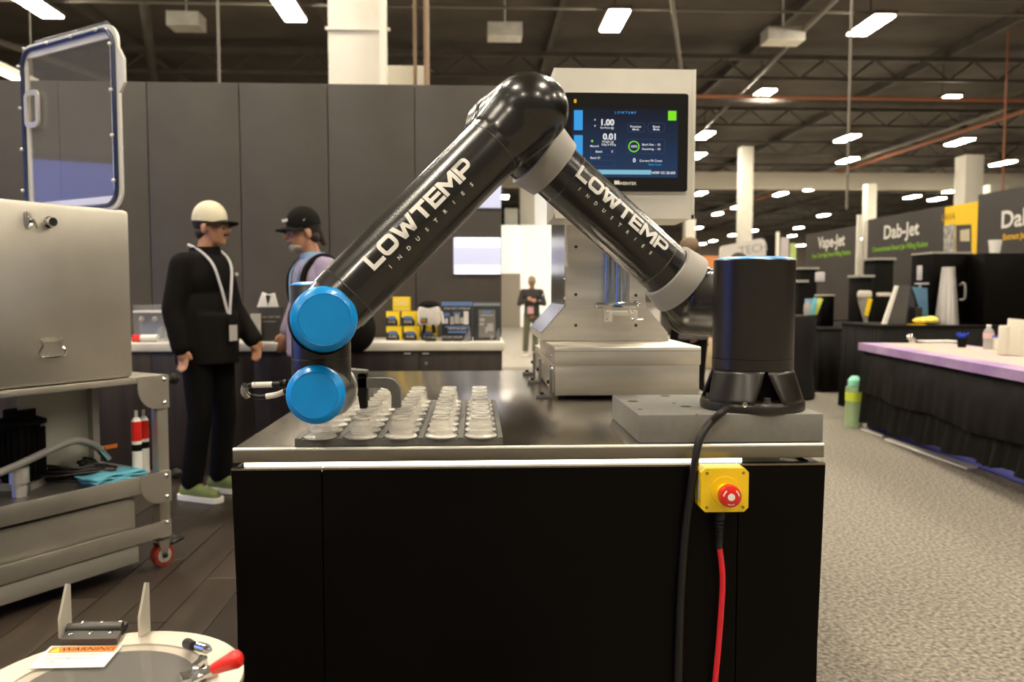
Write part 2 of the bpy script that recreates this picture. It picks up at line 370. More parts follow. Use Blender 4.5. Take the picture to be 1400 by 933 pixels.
o = build('base_cone', cn, BLKSAT, rob); md = o.modifiers.new('thickness', 'SOLIDIFY'); md.thickness = .008; md.offset = -1
for k in range(4):
    A = a0 + k * PI / 2; p = C0 + V((math.cos(A), math.sin(A), 0)) * (rf - .017) + V((0, 0, zfl - z0))
    build('bolt', MB().cyl(p, p + V((0, 0, .011)), .0075, 18).cyl(p - V((0, 0, .001)), p + V((0, 0, .002)), .011, 18), mat('dark_bolt', (.10, .09, .075), .4, .6), rob)
sA = math.radians(-109 - 7); p = C0 + V((math.cos(sA) * rf, math.sin(sA) * rf, .021))
dn = V((math.cos(sA), math.sin(sA), 0))
build('socket_screw', MB().lathe([(.0, .0), (.003, .0), (.003, .003), (.0055, .004), (.0055, -.004)], p, dn, 20), mat('zinc', (.6, .57, .5), .35, .9), rob)
# column
zs = zat(489)
build('base_joint', MB().lathe([(0, zct), (rc + .001, zct), (rc + .001, zs - .0008), (rc - .0005, zs), (rc + .0006, zs + .0008), (rc + .0006, ztop - .002), (rc - .001, ztop), (0, ztop)], (C0.x, C0.y, 0), n=96), BLKSAT, rob)
def bluecap(c, d, r, h, parent=None, name='end_cap'):
    return build(name, MB().lathe([(0, h), (r * .74, h), (r * .745, h - .0012), (r * .765, h - .0012), (r * .78, h - .0002), (r * .93, h * .55), (r, h * .12), (r, -.004), (0, -.004)], c, d, 72), BLUE, rob, ang=50, label='bright blue end cap')
bluecap(V((C0.x, C0.y, ztop)), UP, rc - .001, .007)
for zz in (.02, .035, .06):
    build('port_plug', MB().cyl(V((C0.x + rc - .002, C0.y + .01, ztop - zz)), V((C0.x + rc + .004, C0.y + .01, ztop - zz)), .006, 12), BLKRUB, rob)
# shoulder: find plane of the upper arm
OFS = .205
S = AP(962, 416, C0 + ax * OFS, ax)
E1 = AP(692, 173, C0 + ax * OFS, ax)
d1 = (E1 - S).normalized()
rs = .083
c_ax = V((C0.x, C0.y, S.z))
sh_ = MB(); sh_.cyl(c_ax, S + ax * .06, rs, 40).sph(S + ax * .03, rs * .98, 32, 20)
sh_.cone(S, S + d1 * .115, rs * .98, .078, 40)
o = build('shoulder_housing', sh_, BLKARM, rob); blend(o, .006, 14, .7)
bluecap(S + ax * .078, ax, rs * .96, .012)
build('shoulder_sleeve', MB().cyl(S + ax * .055, S + ax * .078, rs * .99, 48), BLKARM, rob)
rt = .0675
def line_s(px, py):    # distance along upper arm where the axis meets this pixel
    q = AP(px, py, S, ax); return (q - S).dot(d1)
sA_, sB_ = line_s(922, 381), line_s(745, 221)
build('upper_arm_tube', MB().cyl(S + d1 * .08, E1 - d1 * .06, rt, 64), BLKARM, rob)
for s_, fl_ in ((sA_, -1), (sB_, 1)):
    D_ = d1 * fl_
    build('band', MB().lathe([(rt + .001, -.030), (rt + .010, -.029), (.0865, .020), (.0865, .026), (.076, .028)], S + d1 * s_, D_, 64), GREYRING, rob, label='matte grey band around the upper arm')
    build('seam', MB().lathe([(rt + .0002, -.001), (rt + .0009, 0), (rt + .0002, .001)], S + d1 * s_ - D_ * .065, D_, 64), mat('seam_line', (.09, .08, .065), .3, .5), rob)
# elbow
DOF = .165
E2 = E1 - ax * DOF
el = MB(); el.cyl(E1 - ax * .02, E1 + ax * .07, .084, 40).cone(E1 - d1 * .02, E1 - d1 * (((E1 - S).length - sB_) - .015), .078, .080, 40)
el.sph(E1, .083, 32, 20)
o = build('elbow_rear_housing', el, BLKARM, rob); blend(o, .006, 8, .6)
bluecap(E1 + ax * .075, ax, .080, .012)
W1 = AP(438, 440, E2, ax)
d2 = (W1 - E2).normalized(); L2 = (W1 - E2).length
rt2 = .0665
el = MB(); el.cyl(E2, E1 - ax * .035, .0825, 48).sph(E2, .0815, 40, 24).cone(E2, E2 + d2 * .11, .0815, .0675, 48)
el.sph(E2 - ax * .006 - d2 * .0, (.084, .084, .078), 32, 20)
o = build('elbow_housing', el, BLKARM, rob); blend(o, .005, 16, .7)
build('forearm_tube', MB().cyl(E2 + d2 * .09, W1 - d2 * .05, rt2, 72), BLKARM, rob)
for s_ in (.118, L2 - .082):
    build('seam', MB().lathe([(rt2 + .0001, -.001), (rt2 + .0012, 0), (rt2 + .0001, .001)], E2 + d2 * s_, d2, 72), MATS['seam_line'], rob)
# wrist 1
r1 = 45.5 / pxm(W1.y - .075)
wr = MB(); wr.cyl(W1 - ax * .055, W1 + ax * .10, r1 - .003, 48).cone(W1, W1 - d2 * .07, r1 - .003, rt2 - .001, 48)
o = build('wrist_housing', wr, BLKARM, rob); blend(o, .005, 8, .6)
build('wrist_sleeve', MB().lathe([(r1 - .004, -.03), (r1 - .001, -.03), (r1 - .001, .01), (r1 - .003, .012)], W1 - ax * .052, -ax, 64), BLKARM, rob)
p = AP(443, 437, W1 - ax * .062, ax); bluecap(p, -ax, r1, .014)
# wrist 2 vertical
Y2 = W1.y + .105
a = AY(438, 389, Y2); r2 = 39.5 / pxm(Y2)
zb = AY(438, 535, Y2).z
build('wrist_rotation_joint', MB().lathe([(0, zb - .01), (r2 * .8, zb - .01), (r2, zb + .02), (r2, AY(438, 490, Y2).z), (r2 - .0008, AY(438, 489.3, Y2).z), (r2, AY(438, 488.6, Y2).z), (r2, a.z - .004), (r2 - .002, a.z - .001), (0, a.z - .001)], (a.x, a.y, 0), n=64), BLKSAT, rob)
bluecap(V((a.x, a.y, a.z - .001)), UP, r2 - .001, .006)
# wrist 3
cw = AY(431.5, 540, Y2 - .105); r3 = 40.3 / pxm(cw.y)
fw = AY(455, 531, Y2 + .105)
ax3 = (fw - cw).normalized()
build('wrist_tool_joint', MB().lathe([(0, -.0), (r3 - .002, .0), (r3 - .001, .03), (r3 * .97, .14), (r3 * .97, .16), (0, .16)], cw, ax3, 64), BLKSAT, rob)
bluecap(cw + ax3 * .002, -ax3, r3, .013)
build('tool_flange', MB().lathe([(r3 * .9, 0), (r3 * 1.02, .0), (r3 * 1.04, .012), (r3 * 1.02, .030), (0, .030)], cw + ax3 * .15, ax3, 64), mat('polished_flange', (.85, .82, .76), .33, .9), rob)
# gripper bracket
gy = fw.y + .02
def G(px, py): return AY(px, py, gy)
pts = [(484, 517.5), (530, 517.5), (538, 520), (544, 526), (547.5, 535), (548, 558), (535, 558), (535, 541), (533.5, 536), (529, 532), (522, 530.5), (484, 530.5)]
build('gripper_bracket', MB().prism([G(*q) for q in pts], (0, .022, 0)), GREYTRAY, rob, ang=30)
build('gripper_plate', MB().prism([G(*q) for q in ((489, 511), (501, 511), (501, 559), (492, 559), (489, 540))], (0, .03, 0)), BLKMAT, rob)
build('gripper_block', MB().prism([G(*q) for q in ((476, 506), (500, 508), (500, 516), (476, 516))], (0, .05, 0)), GREYTRAY, rob)
# sensor lead with two white sleeves
yc = cw.y + .05
def Q(px, py, dy=0): return AY(px, py, yc + dy)
build('connector', MB().cyl(Q(402, 524.5, .02), Q(381, 525.5), .0075, 14).cyl(Q(392, 524.7), Q(388, 524.9), .009, 14), BLKRUB, rob)
build('sensor_lead', MB().tube([Q(384, 525.5), Q(360, 526.5), Q(345, 526.5), Q(337, 530, .01), Q(334.5, 536, .02), Q(341, 541, .02), Q(358, 543, .02), Q(378, 540, .02), Q(394, 533, .02), Q(402, 526, .02)], .0052, 10), BLKRUB, rob)
build('lead_collar', MB().tube([Q(336, 527, .0), Q(334, 536, .01), Q(339, 541.5, .02)], .0082, 12, 3), CHROME, rob)
build('label_sleeve', MB().tube([Q(372, 526), Q(345, 526.8)], .0062, 12, 1), WHITE, rob, label='white label sleeve')
build('label_sleeve', MB().tube([Q(364, 542.3, .02), Q(378, 540, .02), Q(388, 536, .02)], .0062, 12, 3), WHITE, rob, label='white label sleeve')

# ---- lettering wrapped on the tubes
def rr_ring(x0, y0, x1, y1, r, t, n=5):
    def rrp(x0, y0, x1, y1, r):
        P = []
        for (cx, cy, a) in ((x1 - r, y1 - r, 0), (x0 + r, y1 - r, 90), (x0 + r, y0 + r, 180), (x1 - r, y0 + r, 270)):
            for k in range(n + 1):
                b = math.radians(a + 90 * k / n); P.append((cx + r * math.cos(b), cy + r * math.sin(b)))
        return P
    A = rrp(x0, y0, x1, y1, r); B = rrp(x0 + t, y0 + t, x1 - t, y1 - t, max(r - t, .03)); N = len(A)
    return [[A[i], A[(i + 1) % N], B[(i + 1) % N], B[i]] for i in range(N)]
T = .25
GL = {
 'L': (1.02, [[(0, 0), (T, 0), (T, 1), (0, 1)], [(T, 0), (1.02, 0), (1.02, T), (T, T)]]),
 'O': (1.22, rr_ring(0, 0, 1.22, 1, .36, T)),
 'W': (1.62, [[(0, 1), (.29, 1), (.60, 0), (.31, 0)], [(.31, 0), (.60, 0), (.93, .80), (.70, .80)], [(.70, .80), (.93, .80), (1.30, 0), (1.02, 0)], [(1.02, 0), (1.30, 0), (1.62, 1), (1.34, 1)]]),
 'T': (1.12, [[(0, 1 - T), (1.12, 1 - T), (1.12, 1), (0, 1)], [(.42, 0), (.70, 0), (.70, 1 - T), (.42, 1 - T)]]),
 'E': (1.0, [[(0, 0), (T, 0), (T, 1), (0, 1)], [(T, 0), (1, 0), (1, .22), (T, .22)], [(T, .39), (.96, .39), (.96, .61), (T, .61)], [(T, .78), (1, .78), (1, 1), (T, 1)]]),
 'M': (1.36, [[(0, 0), (T, 0), (T, 1), (0, 1)], [(1.36 - T, 0), (1.36, 0), (1.36, 1), (1.36 - T, 1)], [(T, 1), (T, .62), (.68, .16), (.68, .54)], [(1.36 - T, 1), (1.36 - T, .62), (.68, .16), (.68, .54)]]),
 'P': (1.12, [[(0, 0), (T, 0), (T, 1), (0, 1)]] + [f for f in rr_ring(-.3, .30, 1.12, 1, .30, .22) if min(q[0] for q in f) > T - .25 and sum(q[0] for q in f) / 4 > .30] + [[(T, .78), (.82, .78), (.82, 1), (T, 1)], [(T, .30), (.82, .30), (.82, .52), (T, .52)]]),
}
def wordmesh():
    b = bmesh.new(); x = 0
    for ch in 'LOWTEMP':
        w_, fs = GL[ch]
        for f in fs: b.faces.new([b.verts.new((x + q[0], q[1], 0)) for q in f])
        x += w_ + .07
    for v in b.verts: v.co.x -= (x - .07) / 2; v.co.y -= .5
    return b, x - .07
def wrap(bm, sx, sy, axis_p, dirv, rad, phi0, name, parent, m):
    """flat lettering (x along dirv, y round the tube) mapped on a tube"""
    for k in range(-6, 7):
        g = bm.verts[:] + bm.edges[:] + bm.faces[:]
        bmesh.ops.bisect_plane(bm, geom=g, plane_co=(0, k * .11 * (1 if sy < .05 else 1), 0), plane_no=(0, 1, 0))
    toC = CP - axis_p; n = (toC - dirv * toC.dot(dirv)).normalized(); upv = n.cross(dirv)
    if upv.z < 0: upv = -upv
    for v in bm.verts:
        a = phi0 + v.co.y * sy / rad
        v.co = axis_p + dirv * (v.co.x * sx) + (n * math.cos(a) + upv * math.sin(a)) * (rad + .0007)
    mb = MB(); mb.b.free(); mb.b = bm
    return build(name, mb, m, parent, smooth=False)
def word_on(axis_p, dirv, rad, phi_a, phi_b, rob):
    b, W_ = wordmesh(); wrap(b, .292 / W_, .0358, axis_p, dirv, rad, phi_a, 'lettering', rob, WHITE)
    word = 'INDUSTRIES'; bm = bmesh.new()
    for i, ch in enumerate(word):
        me = txt(ch, 1.0, 0, .02); n0 = len(bm.verts); bm.from_mesh(me); bm.verts.ensure_lookup_table()
        bmesh.ops.translate(bm, verts=bm.verts[n0:], vec=((i - 4.5) * (.235 / 9) / .0115, 0, 0))
    wrap(bm, .0115, .0115, axis_p, dirv, rad, phi_b, 'lettering', rob, WHITE)
pm_ = AP(835, 294, S, ax); sm_ = (pm_ - S).dot(d1)
word_on(S + d1 * sm_, -d1, rt, math.radians(34), math.radians(5), rob)
pm_ = AP(575, 305, E2, ax); sm_ = (pm_ - E2).dot(d2)
word_on(E2 + d2 * sm_, -d2, rt2, math.radians(11), math.radians(-19), rob)

# ---- power cable from the base over the plate and down the cabinet
pc = [AY(992, 560, YD - rf + .008), AY(984, 566, YD - rf - .015), AY(972, 577, YP + .015), AY(962, 590, YP - .008), AY(955, 606, YP - .018), AY(950, 632, YP - .022), AY(945, 670, YP - .018), AY(938, 720, YP - .012), AY(932, 800, YP - .012), AY(928, 900, YP - .012), AY(926, 1010, YP - .012), AY(926, 1150, YP - .012)]
solo('power_cable', MB().tube(pc, .0085, 16), BLKRUB, 'thick black cable hanging from the robot base down the cabinet front', 'cable', pc[0])

# ---- emergency stop
e1_, e2_ = AY(959, 641, YP - .045), AY(1023, 700, YP - .045)
ec = (e1_ + e2_) / 2; ew = (e2_.x - e1_.x); eh = (e1_.z - e2_.z)
es = thing('emergency_stop', 'yellow emergency stop box with red mushroom button on the cabinet front', 'button', (ec.x, YP, ec.z))
def oct_(w_, h_, c, y):
    return [V((ec.x + sx * (w_ / 2 - (c if k else 0)), y, ec.z + sz * (h_ / 2 - (0 if k else c)))) for sx, sz, ks in ((1, 1, (0, 1)), (-1, 1, (1, 0)), (-1, -1, (0, 1)), (1, -1, (1, 0))) for k in ks]
build('housing', MB().prism(oct_(ew, eh, .009, YP - .045), (0, .044, 0)), YEL, es, ang=20)
build('face_ring', MB().lathe([(.031, 0), (.0305, .0015), (0, .0015)], (ec.x + .0, YP - .0452, ec.z - .001), (0, -1, 0), 40), YEL, es)
bc = V((ec.x + .0, YP - .046, ec.z - .004))
build('collar', MB().lathe([(.0185, 0), (.0185, .004), (.016, .012), (0, .012)], bc, (0, -1, 0), 40), YEL, es)
btn = build('push_button', MB().lathe([(.014, .008), (.016, .020), (.0232, .023), (.0240, .031), (.0222, .040), (.016, .0425), (0, .043)], bc, (0, -1, 0), 48), RED, es)
mk = MB().lathe([(0, .0006), (.0075, .0006), (.0075, -.001)], bc + V((0, -.043, 0)), (0, -1, 0), 30)
for k in range(3):
    aa = math.radians(90 + 120 * k - 60); n = 8; P0 = []
    for i in range(n):
        for (ra, rb) in ((.0150, .0175),):
            t0 = aa - .42 + .84 * i / n; t1 = aa - .42 + .84 * (i + 1) / n
            yy = bc.y - .0432
            mk.quad(*[V((bc.x + r_ * math.cos(t_), yy + (.001 if r_ > .016 else -.0002), bc.z + r_ * math.sin(t_))) for (r_, t_) in ((ra, t0), (rb, t0), (rb, t1), (ra, t1))])
build('mark', mk, WHITE, btn, smooth=False)
for sx in (-1, 1):
    for sz in (-1, 1):
        p = V((ec.x + sx * (ew / 2 - .012), YP - .0455, ec.z + sz * (eh / 2 - .010)))
        build('screw', MB().cyl(p, p + V((0, -.0012, 0)), .0032, 14), mat('brass_screw', (.32, .22, .05), .45, .6), es)
build('rating_label', MB().box((ec.x - ew / 2 - .0004, YP - .024, ec.z), (.0008, .016, .05)).mesh(txt('CE', .012), frame((ec.x - ew / 2 - .001, YP - .024, ec.z + .012), (0, 0, 1), (0, 1, 0))), mat('label_grey', (.42, .40, .36), .5), es)
zg = e2_.z
gl = MB().cyl((ec.x - .003, YP - .022, zg), (ec.x - .003, YP - .022, zg - .022), .011, 20)
for k in range(7): gl.lathe([(.006, -.003), (.0095 - k * .0004, -.002), (.0095 - k * .0004, .002), (.006, .003)], (ec.x - .003, YP - .022, zg - .028 - k * .0085), n=20)
gl.cyl((ec.x - .003, YP - .022, zg - .02), (ec.x - .003, YP - .022, zg - .086), .0065, 16)
build('strain_relief', gl, BLKRUB, es)
rc_ = [V((ec.x - .003, YP - .022, zg - .08)), AY(988, 790, YP - .022), AY(985, 850, YP - .02), AY(980, 910, YP - .016), AY(973, 980, YP - .014), AY(965, 1100, YP - .014)]
solo('stop_button_cable', MB().tube(rc_, .0062, 12), REDC, 'bright red cable hanging below the yellow emergency stop', 'cable', rc_[0])

# ================================================================== TRAYS AND GLASS JARS
tf1, tf2 = AZ(404.5, 609.3, ZT), AZ(687.5, 607, ZT); ty = ZT + .0165
TY0 = YF + .012
tmid = AY(574, 605, TY0).x
def tray(x0, x1, y0, y1, z1, label, cols, rows):
    t = thing('jar_tray', label, 'tray', ((x0 + x1) / 2, y0, ZT + .0004), 'grey plastic jar trays')
    b = MB().box2((x0 + .0004, y0, ZT + .0004), (x1 - .0004, y1, z1 - .003))
    build('base', b, GREYTRAY, t, smooth=False)
    # raised lattice with pockets
    g = MB(); cw_ = .0375
    xs_ = [x0 + .0004] + [v for c in cols for v in (c - cw_, c + cw_)] + [x1 - .0004]
    ys_ = [y0] + [v for r in rows for v in (r - .0365, r + .0365)] + [y1]
    for i in range(0, len(xs_), 2):
        if xs_[i + 1] - xs_[i] > .001: g.box2((xs_[i], y0, z1 - .003), (xs_[i + 1], y1, z1))
    for i in range(0, len(ys_), 2):
        if ys_[i + 1] - ys_[i] > .0005:
            for c in cols: g.box2((c - cw_, ys_[i], z1 - .003), (c + cw_, ys_[i + 1], z1))
    build('rim', g, GREYTRAY, t, smooth=False)
    return t
# jar columns and rows from the photograph, laid out on a regular pitch
colx = [AZ(px, 597, ty).x for px in (438.7, 493.6, 547.2, 602.6, 657.5)]
pitch_ = (colx[4] - colx[0]) / 4; colx = [colx[0] + pitch_ * i for i in range(5)]
row0 = AZ(640, 596, ty).y; rows = [row0 + .0757 * i for i in range(4)]; rows2 = [rows[3] + .092 + .0757 * i for i in range(4)]
mid = (colx[2] + colx[3]) / 2
tm_ = (rows[3] + rows2[0]) / 2
tray(tf1.x, mid - .004, TY0, tm_, ty, 'front left grey tray under three columns of glass jars', colx[:3], rows)
tray(mid - .004, tf2.x, TY0, tm_, ty, 'front right grey tray under two columns of glass jars', colx[3:], rows)
tray(tf1.x, mid - .004, tm_ + .002, rows2[3] + .045, ty, 'rear left grey tray under three columns of glass jars', colx[:3], rows2)
tray(mid - .004, tf2.x, tm_ + .002, rows2[3] + .045, ty, 'rear right grey tray under two columns of glass jars', colx[3:], rows2)
JG = mat('jar_glass', (.97, .96, .90), .045, 0, trans=.86, ior=1.5, spec=.8)
jar0 = None
jp = [(.0262, .0075), (.0245, .011), (.0268, .0145), (.0250, .018), (.0262, .021), (.0245, .026), (.0238, .031), (.0222, .036), (.0200, .039), (.0190, .041), (.0205, .043), (.0205, .0455), (.0185, .0458), (.0180, .042), (0, .0405)]
jf = [(.0, .0012), (.030, .0012), (.0352, .002), (.0362, .0045), (.0345, .0072), (.0285, .0082), (.0250, .0092), (0, .0088)]
jr = [(.0196, .0400), (.0214, .0412), (.0217, .0445), (.0206, .0464), (.0180, .0464), (.0178, .0445)]
JB = mat('jar_wall_glass', (.86, .82, .72), .05, 0, alpha=.34, spec=1.0, ior=1.7, coat=1.0, bump=.5, bscale=130)
JF = mat('jar_rim_glass', (.92, .89, .80), .06, 0, alpha=.72, spec=1.0, ior=1.7, coat=1.0, bump=.45, bscale=170)  # whitish rims put the bright glints of clear glass into the colour
ci = ['leftmost', 'second', 'middle', 'fourth', 'rightmost']; ri = ['front', 'second', 'third', 'fourth', 'fifth', 'sixth', 'seventh', 'rear']
for i, x in enumerate(colx):
    for j, y in enumerate(rows + rows2):
        lab = 'clear glass jar upside down in the tray, %s column from the left, %s row' % (ci[i], ri[j])
        if jar0 is None:
            jar0 = thing('glass_jar', lab, 'jar', (x, y, ty - .003), 'glass jars set out in the grey trays')
            build('glass_body', MB().lathe(jp, (0, 0, 0), n=28), JB, jar0, local=True, ang=60)
            build('foot_ring', MB().lathe(jf, (0, 0, 0), n=28), JF, jar0, local=True, ang=60)
            build('neck_ring', MB().lathe(jr, (0, 0, 0), n=28), JF, jar0, local=True, ang=60)
        else: dup(jar0, (x, y, ty - .003), lab)

# ================================================================== FILLING MACHINE
YM = 2.457
def MF(px, py, y=YM): return AY(px, py, y)
mx0, mx1 = MF(757.5, 541).x, MF(958, 540).x; mzb = MF(850, 541).z; mzl = MF(850, 500).z; mzt = MF(850, 474.5).z
fm = thing('filling_machine', 'stainless steel filling machine with touch screen standing on the rear of the worktop', 'machine', ((mx0 + mx1) / 2, YM, ZT))
YCOL = 2.75; YBK = 3.3
build('base_box', MB().box2((mx0 + .004, YM + .004, mzb), (mx1 - .004, YBK, mzl + .01), bev=.002), STEEL, fm)
build('lid_cover', MB().box2((mx0, YM, mzl), (mx1, YBK - .3, mzt), bev=.004), STEEL, fm)
build('lid_seam', MB().box2((mx0, YM - .0006, mzt - .0135), (mx1, YM + .001, mzt - .012)), mat('steel_shadow_line', (.3, .27, .22), .5, .8), fm)
for px in (770, 940):
    p = MF(px, 543, YM + .04); build('foot', MB().cyl((p.x, YM + .05, ZT + .0005), (p.x, YM + .05, mzb + .004), .016, 18), BLKRUB, fm)
    build('foot', MB().cyl((p.x, YBK - .08, ZT + .0005), (p.x, YBK - .08, mzb + .004), .016, 18), BLKRUB, fm)
def MC(px, py): return AY(px, py, YCOL)
prof = [(741, 466), (741, 456), (774, 418), (774, 290), (883, 290), (883, 419), (912.5, 455), (914, 466)]
pr3 = [MC(*q) for q in prof]
build('column_body', MB().prism([p + V((0, .006, 0)) for p in pr3], (0, YBK - YCOL - .02, 0)), STEELM, fm, ang=20)
bodyl = [V((p.x, YCOL + .10, p.z)) for p in pr3[:4]]
# front plate with a slot
sl0, sl1 = MC(826, 400).x, MC(860, 400).x
fp = MB(); zsl = MC(840, 424).z
xl, xr = pr3[3].x, pr3[4].x
fp.box2((xl, YCOL - .004, pr3[2].z), (sl0, YCOL + .004, pr3[3].z)); fp.box2((sl1, YCOL - .004, pr3[2].z), (xr, YCOL + .004, pr3[3].z))
fp.prism([V((p.x, YCOL - .004, p.z)) for p in (pr3[0], pr3[1], pr3[2], pr3[5], pr3[6], pr3[7])], (0, .008, 0))
build('front_plate', fp, STEEL, fm, ang=20)
build('cross_plate', MB().box2((MC(777, 345).x, YCOL - .010, MC(777, 345).z), (xr, YCOL - .004, MC(777, 290).z)), STEEL, fm)
build('side_flange', MB().box2((MC(774, 300).x - .003, YCOL - .006, MC(774, 365).z), (MC(774, 300).x + .005, YCOL + .01, MC(774, 290).z)), mat('bright_flange', (.9, .87, .8), .35, .5), fm)
BLUSH = mat('brushed_side_sheet', (.50, .50, .54), .22, 1.0, .05, 4)  # bluish tint imitates the sheen reflected by the machine's left side
build('side_sheet', MB().prism([V((pr3[2].x - .001, YCOL + .02, pr3[2].z + .004)), V((pr3[2].x - .001, YBK - .04, pr3[2].z + .004)), V((pr3[2].x - .001, YBK - .04, pr3[3].z)), V((pr3[2].x - .001, YCOL + .02, pr3[3].z))], (-.003, 0, 0)), BLUSH, fm, smooth=False)
build('slope_sheet', MB().prism([V((pr3[1].x - .001, YCOL + .004, pr3[1].z)), V((pr3[2].x - .001, YCOL + .004, pr3[2].z)), V((pr3[2].x - .001, YBK - .03, pr3[2].z)), V((pr3[1].x - .001, YBK - .03, pr3[1].z))], (-.002, 0, .002)), BLUSH, fm, smooth=False)
for (px, py) in ((787, 338), (787, 403), (787, 445), (869, 404), (869, 445)):
    p = MC(px, py); y = YCOL - (.0105 if py < 345 else .0045); build('hole', MB().cyl((p.x, y, p.z), (p.x, y + .004, p.z), .0055, 16), HOLE, fm)
for (px, py, yy) in ((772, 382, YCOL - .006), (772, 408, YCOL - .006)):
    p = MC(px, py); build('rivet', MB().sph((p.x, yy, p.z), .006, 12, 8), CHROME, fm)
for (px, y, py) in ((744, YM + .45, 405), (752, YM + .1, 487), (750, YM + .12, 501), (752, YM + .08, 505), (746, YM + .2, 514), (751, YM + .1, 525), (736, YM + .5, 497), (738, YM + .42, 498)):
    p = AY(px, py, y); build('rivet', MB().sph((mx0 + .002, y, p.z), (.004, .007, .007), 12, 8), CHROME, fm)
# glass/steel rods in the slot; blue reflection is put into the glass ones' colour
for (px, r, m) in ((830, .0085, 'g'), (837, .007, 'c'), (845, .009, 'g'), (854, .008, 'c')):
    p, q = AY(px, 340, 2.72), AY(px, 414, 2.72)
    build('rod', MB().cyl((q.x, 2.72, q.z), (q.x, 2.72, p.z + .12), r, 18), CHROME if m == 'c' else mat('rod_blue_reflection', (.45, .55, .75), .08, .9), fm)
cl_ = build('clamp', MB().box2(AY(815, 422, 2.66), AY(868, 413.5, 2.70), bev=.002), CHROME, fm)
build('clamp_arm', MB().box2(AY(833, 432, 2.67), AY(858, 425, 2.69), bev=.001), STEELM, fm)
build('clamp_block', MB().box2(AY(828, 440, 2.665), AY(835, 424, 2.70), bev=.002).box2(AY(860, 440, 2.665), AY(869, 424, 2.70), bev=.002), STEELM, fm)
for (px, py) in ((831, 427), (831, 437), (864, 427), (865, 437), (816, 418), (873, 418)):
    p = AY(px, py, 2.662); build('screw', MB().sph(p, .006, 12, 8), CHROME, cl_)
build('adjuster_screw', MB().cyl(AY(868, 418, 2.68), AY(876, 413, 2.68), .003, 8).cyl(AY(868, 437, 2.68), AY(879, 437, 2.68), .003, 8).cyl(AY(866, 412, 2.68), AY(874, 411, 2.68), .006, 10), CHROME, fm)
# head box and screen
YH = 2.50
def MH(px, py, y=YH): return AY(px, py, y)
hx0, hx1 = MH(757, 200).x, MH(949.5, 200).x; hz0, hz1 = MH(850, 299).z, MH(850, 94).z
build('head_box', MB().prism([(hx0, YH, hz0 + .004), (hx0, YH, hz1), (hx0, YH + .20, hz1), (hx0, YH + .24, hz0)], (hx1 - hx0, 0, 0)), STEELM, fm, smooth=False)
build('head_frame', MB().box2((hx1 - .008, YH - .002, hz0), (hx1 + .002, YH + .004, hz1)).box2((hx0, YH - .002, hz0), (hx1, YH + .004, hz0 + .012)).box2((hx0 - .0, YH - .002, hz0), (hx0 + .004, YH + .004, hz1)), STEELM, fm, smooth=False)
build('neck', MB().box2((xl + .01, YCOL + .02, hz0 - .02), (xr - .01, YBK - .05, hz0 + .1)), STEELM, fm, smooth=False)
def rrect(c0, c1, r, y, n=5):
    x0, x1 = min(c0.x, c1.x), max(c0.x, c1.x); za, zb_ = min(c0.z, c1.z), max(c0.z, c1.z); P = []
    for (cx, cz_, a) in ((x1 - r, zb_ - r, 0), (x0 + r, zb_ - r, 90), (x0 + r, za + r, 180), (x1 - r, za + r, 270)):
        for k in range(n + 1):
            b = math.radians(a + 90 * k / n); P.append(V((cx + r * math.cos(b), y, cz_ + r * math.sin(b))))
    return P
build('bezel_edge', MB().prism(rrect(MH(768, 264.5), MH(941.5, 128), .010, YH - .006), (0, .006, 0)), STEELM, fm)
scr = build('touch_screen', MB().prism(rrect(MH(769, 262), MH(940, 129.5), .009, YH - .012), (0, .008, 0)), mat('screen_bezel', (.010, .009, .008), .08, spec=.6), fm)
def E(name, c, s_, base=(0, 0, 0)): return mat(name, base, .12, emit=c, estr=s_)
ys = YH - .0125
def srect(name, x0, y0, x1, y1, m, r=.003, d=0): build(name, MB().prism(rrect(MH(x0, y1), MH(x1, y0), r, ys - d), (0, .0005, 0)), m, scr, smooth=False)
# display area with a diagonal blue gradient
dm = mat('display_glow', (.005, .006, .012), .10, spec=.5); nt = dm.node_tree
tc = nt.nodes.new('ShaderNodeTexCoord'); sp = nt.nodes.new('ShaderNodeSeparateXYZ'); nt.links.new(tc.outputs['Generated'], sp.inputs[0])
mr = nt.nodes.new('ShaderNodeMapRange'); mr.inputs['From Min'].default_value = 1.0; mr.inputs['From Max'].default_value = 0.0
nt.links.new(sp.outputs['Z'], mr.inputs[0]); rp = nt.nodes.new('ShaderNodeValToRGB'); rp.color_ramp.elements[0].color = (.004, .005, .010, 1); rp.color_ramp.elements[1].color = (.012, .036, .095, 1)
nt.links.new(mr.outputs[0], rp.inputs[0]); nt.links.new(rp.outputs[0], nt.nodes['Principled BSDF'].inputs['Emission Color']); nt.nodes['Principled BSDF'].inputs['Emission Strength'].default_value = 1.0
srect('display', 781, 150, 926, 243, dm, .001)
SB = E('ui_blue', (.05, .38, .85), .9); SG = E('ui_green', (.25, .85, .02), .9); SW = E('ui_white', (.9, .9, .9), .9); SD = E('ui_outline', (.04, .07, .18), .7); SL = E('ui_pale_blue', (.25, .55, .70), .9)
srect('side_tab', 784, 152, 796, 179, SB, .002, .0004); srect('side_tab', 784, 186, 796, 214, SB, .002, .0004)
srect('green_key', 912, 153, 923.5, 166, SG, .002, .0004)
srect('status_bar', 800, 233.5, 889, 239, SL, .0005, .0004)
srect('pilot_lamp', 784, 137, 787.5, 142, E('ui_amber', (.95, .5, .02), .9), .002, .0004)
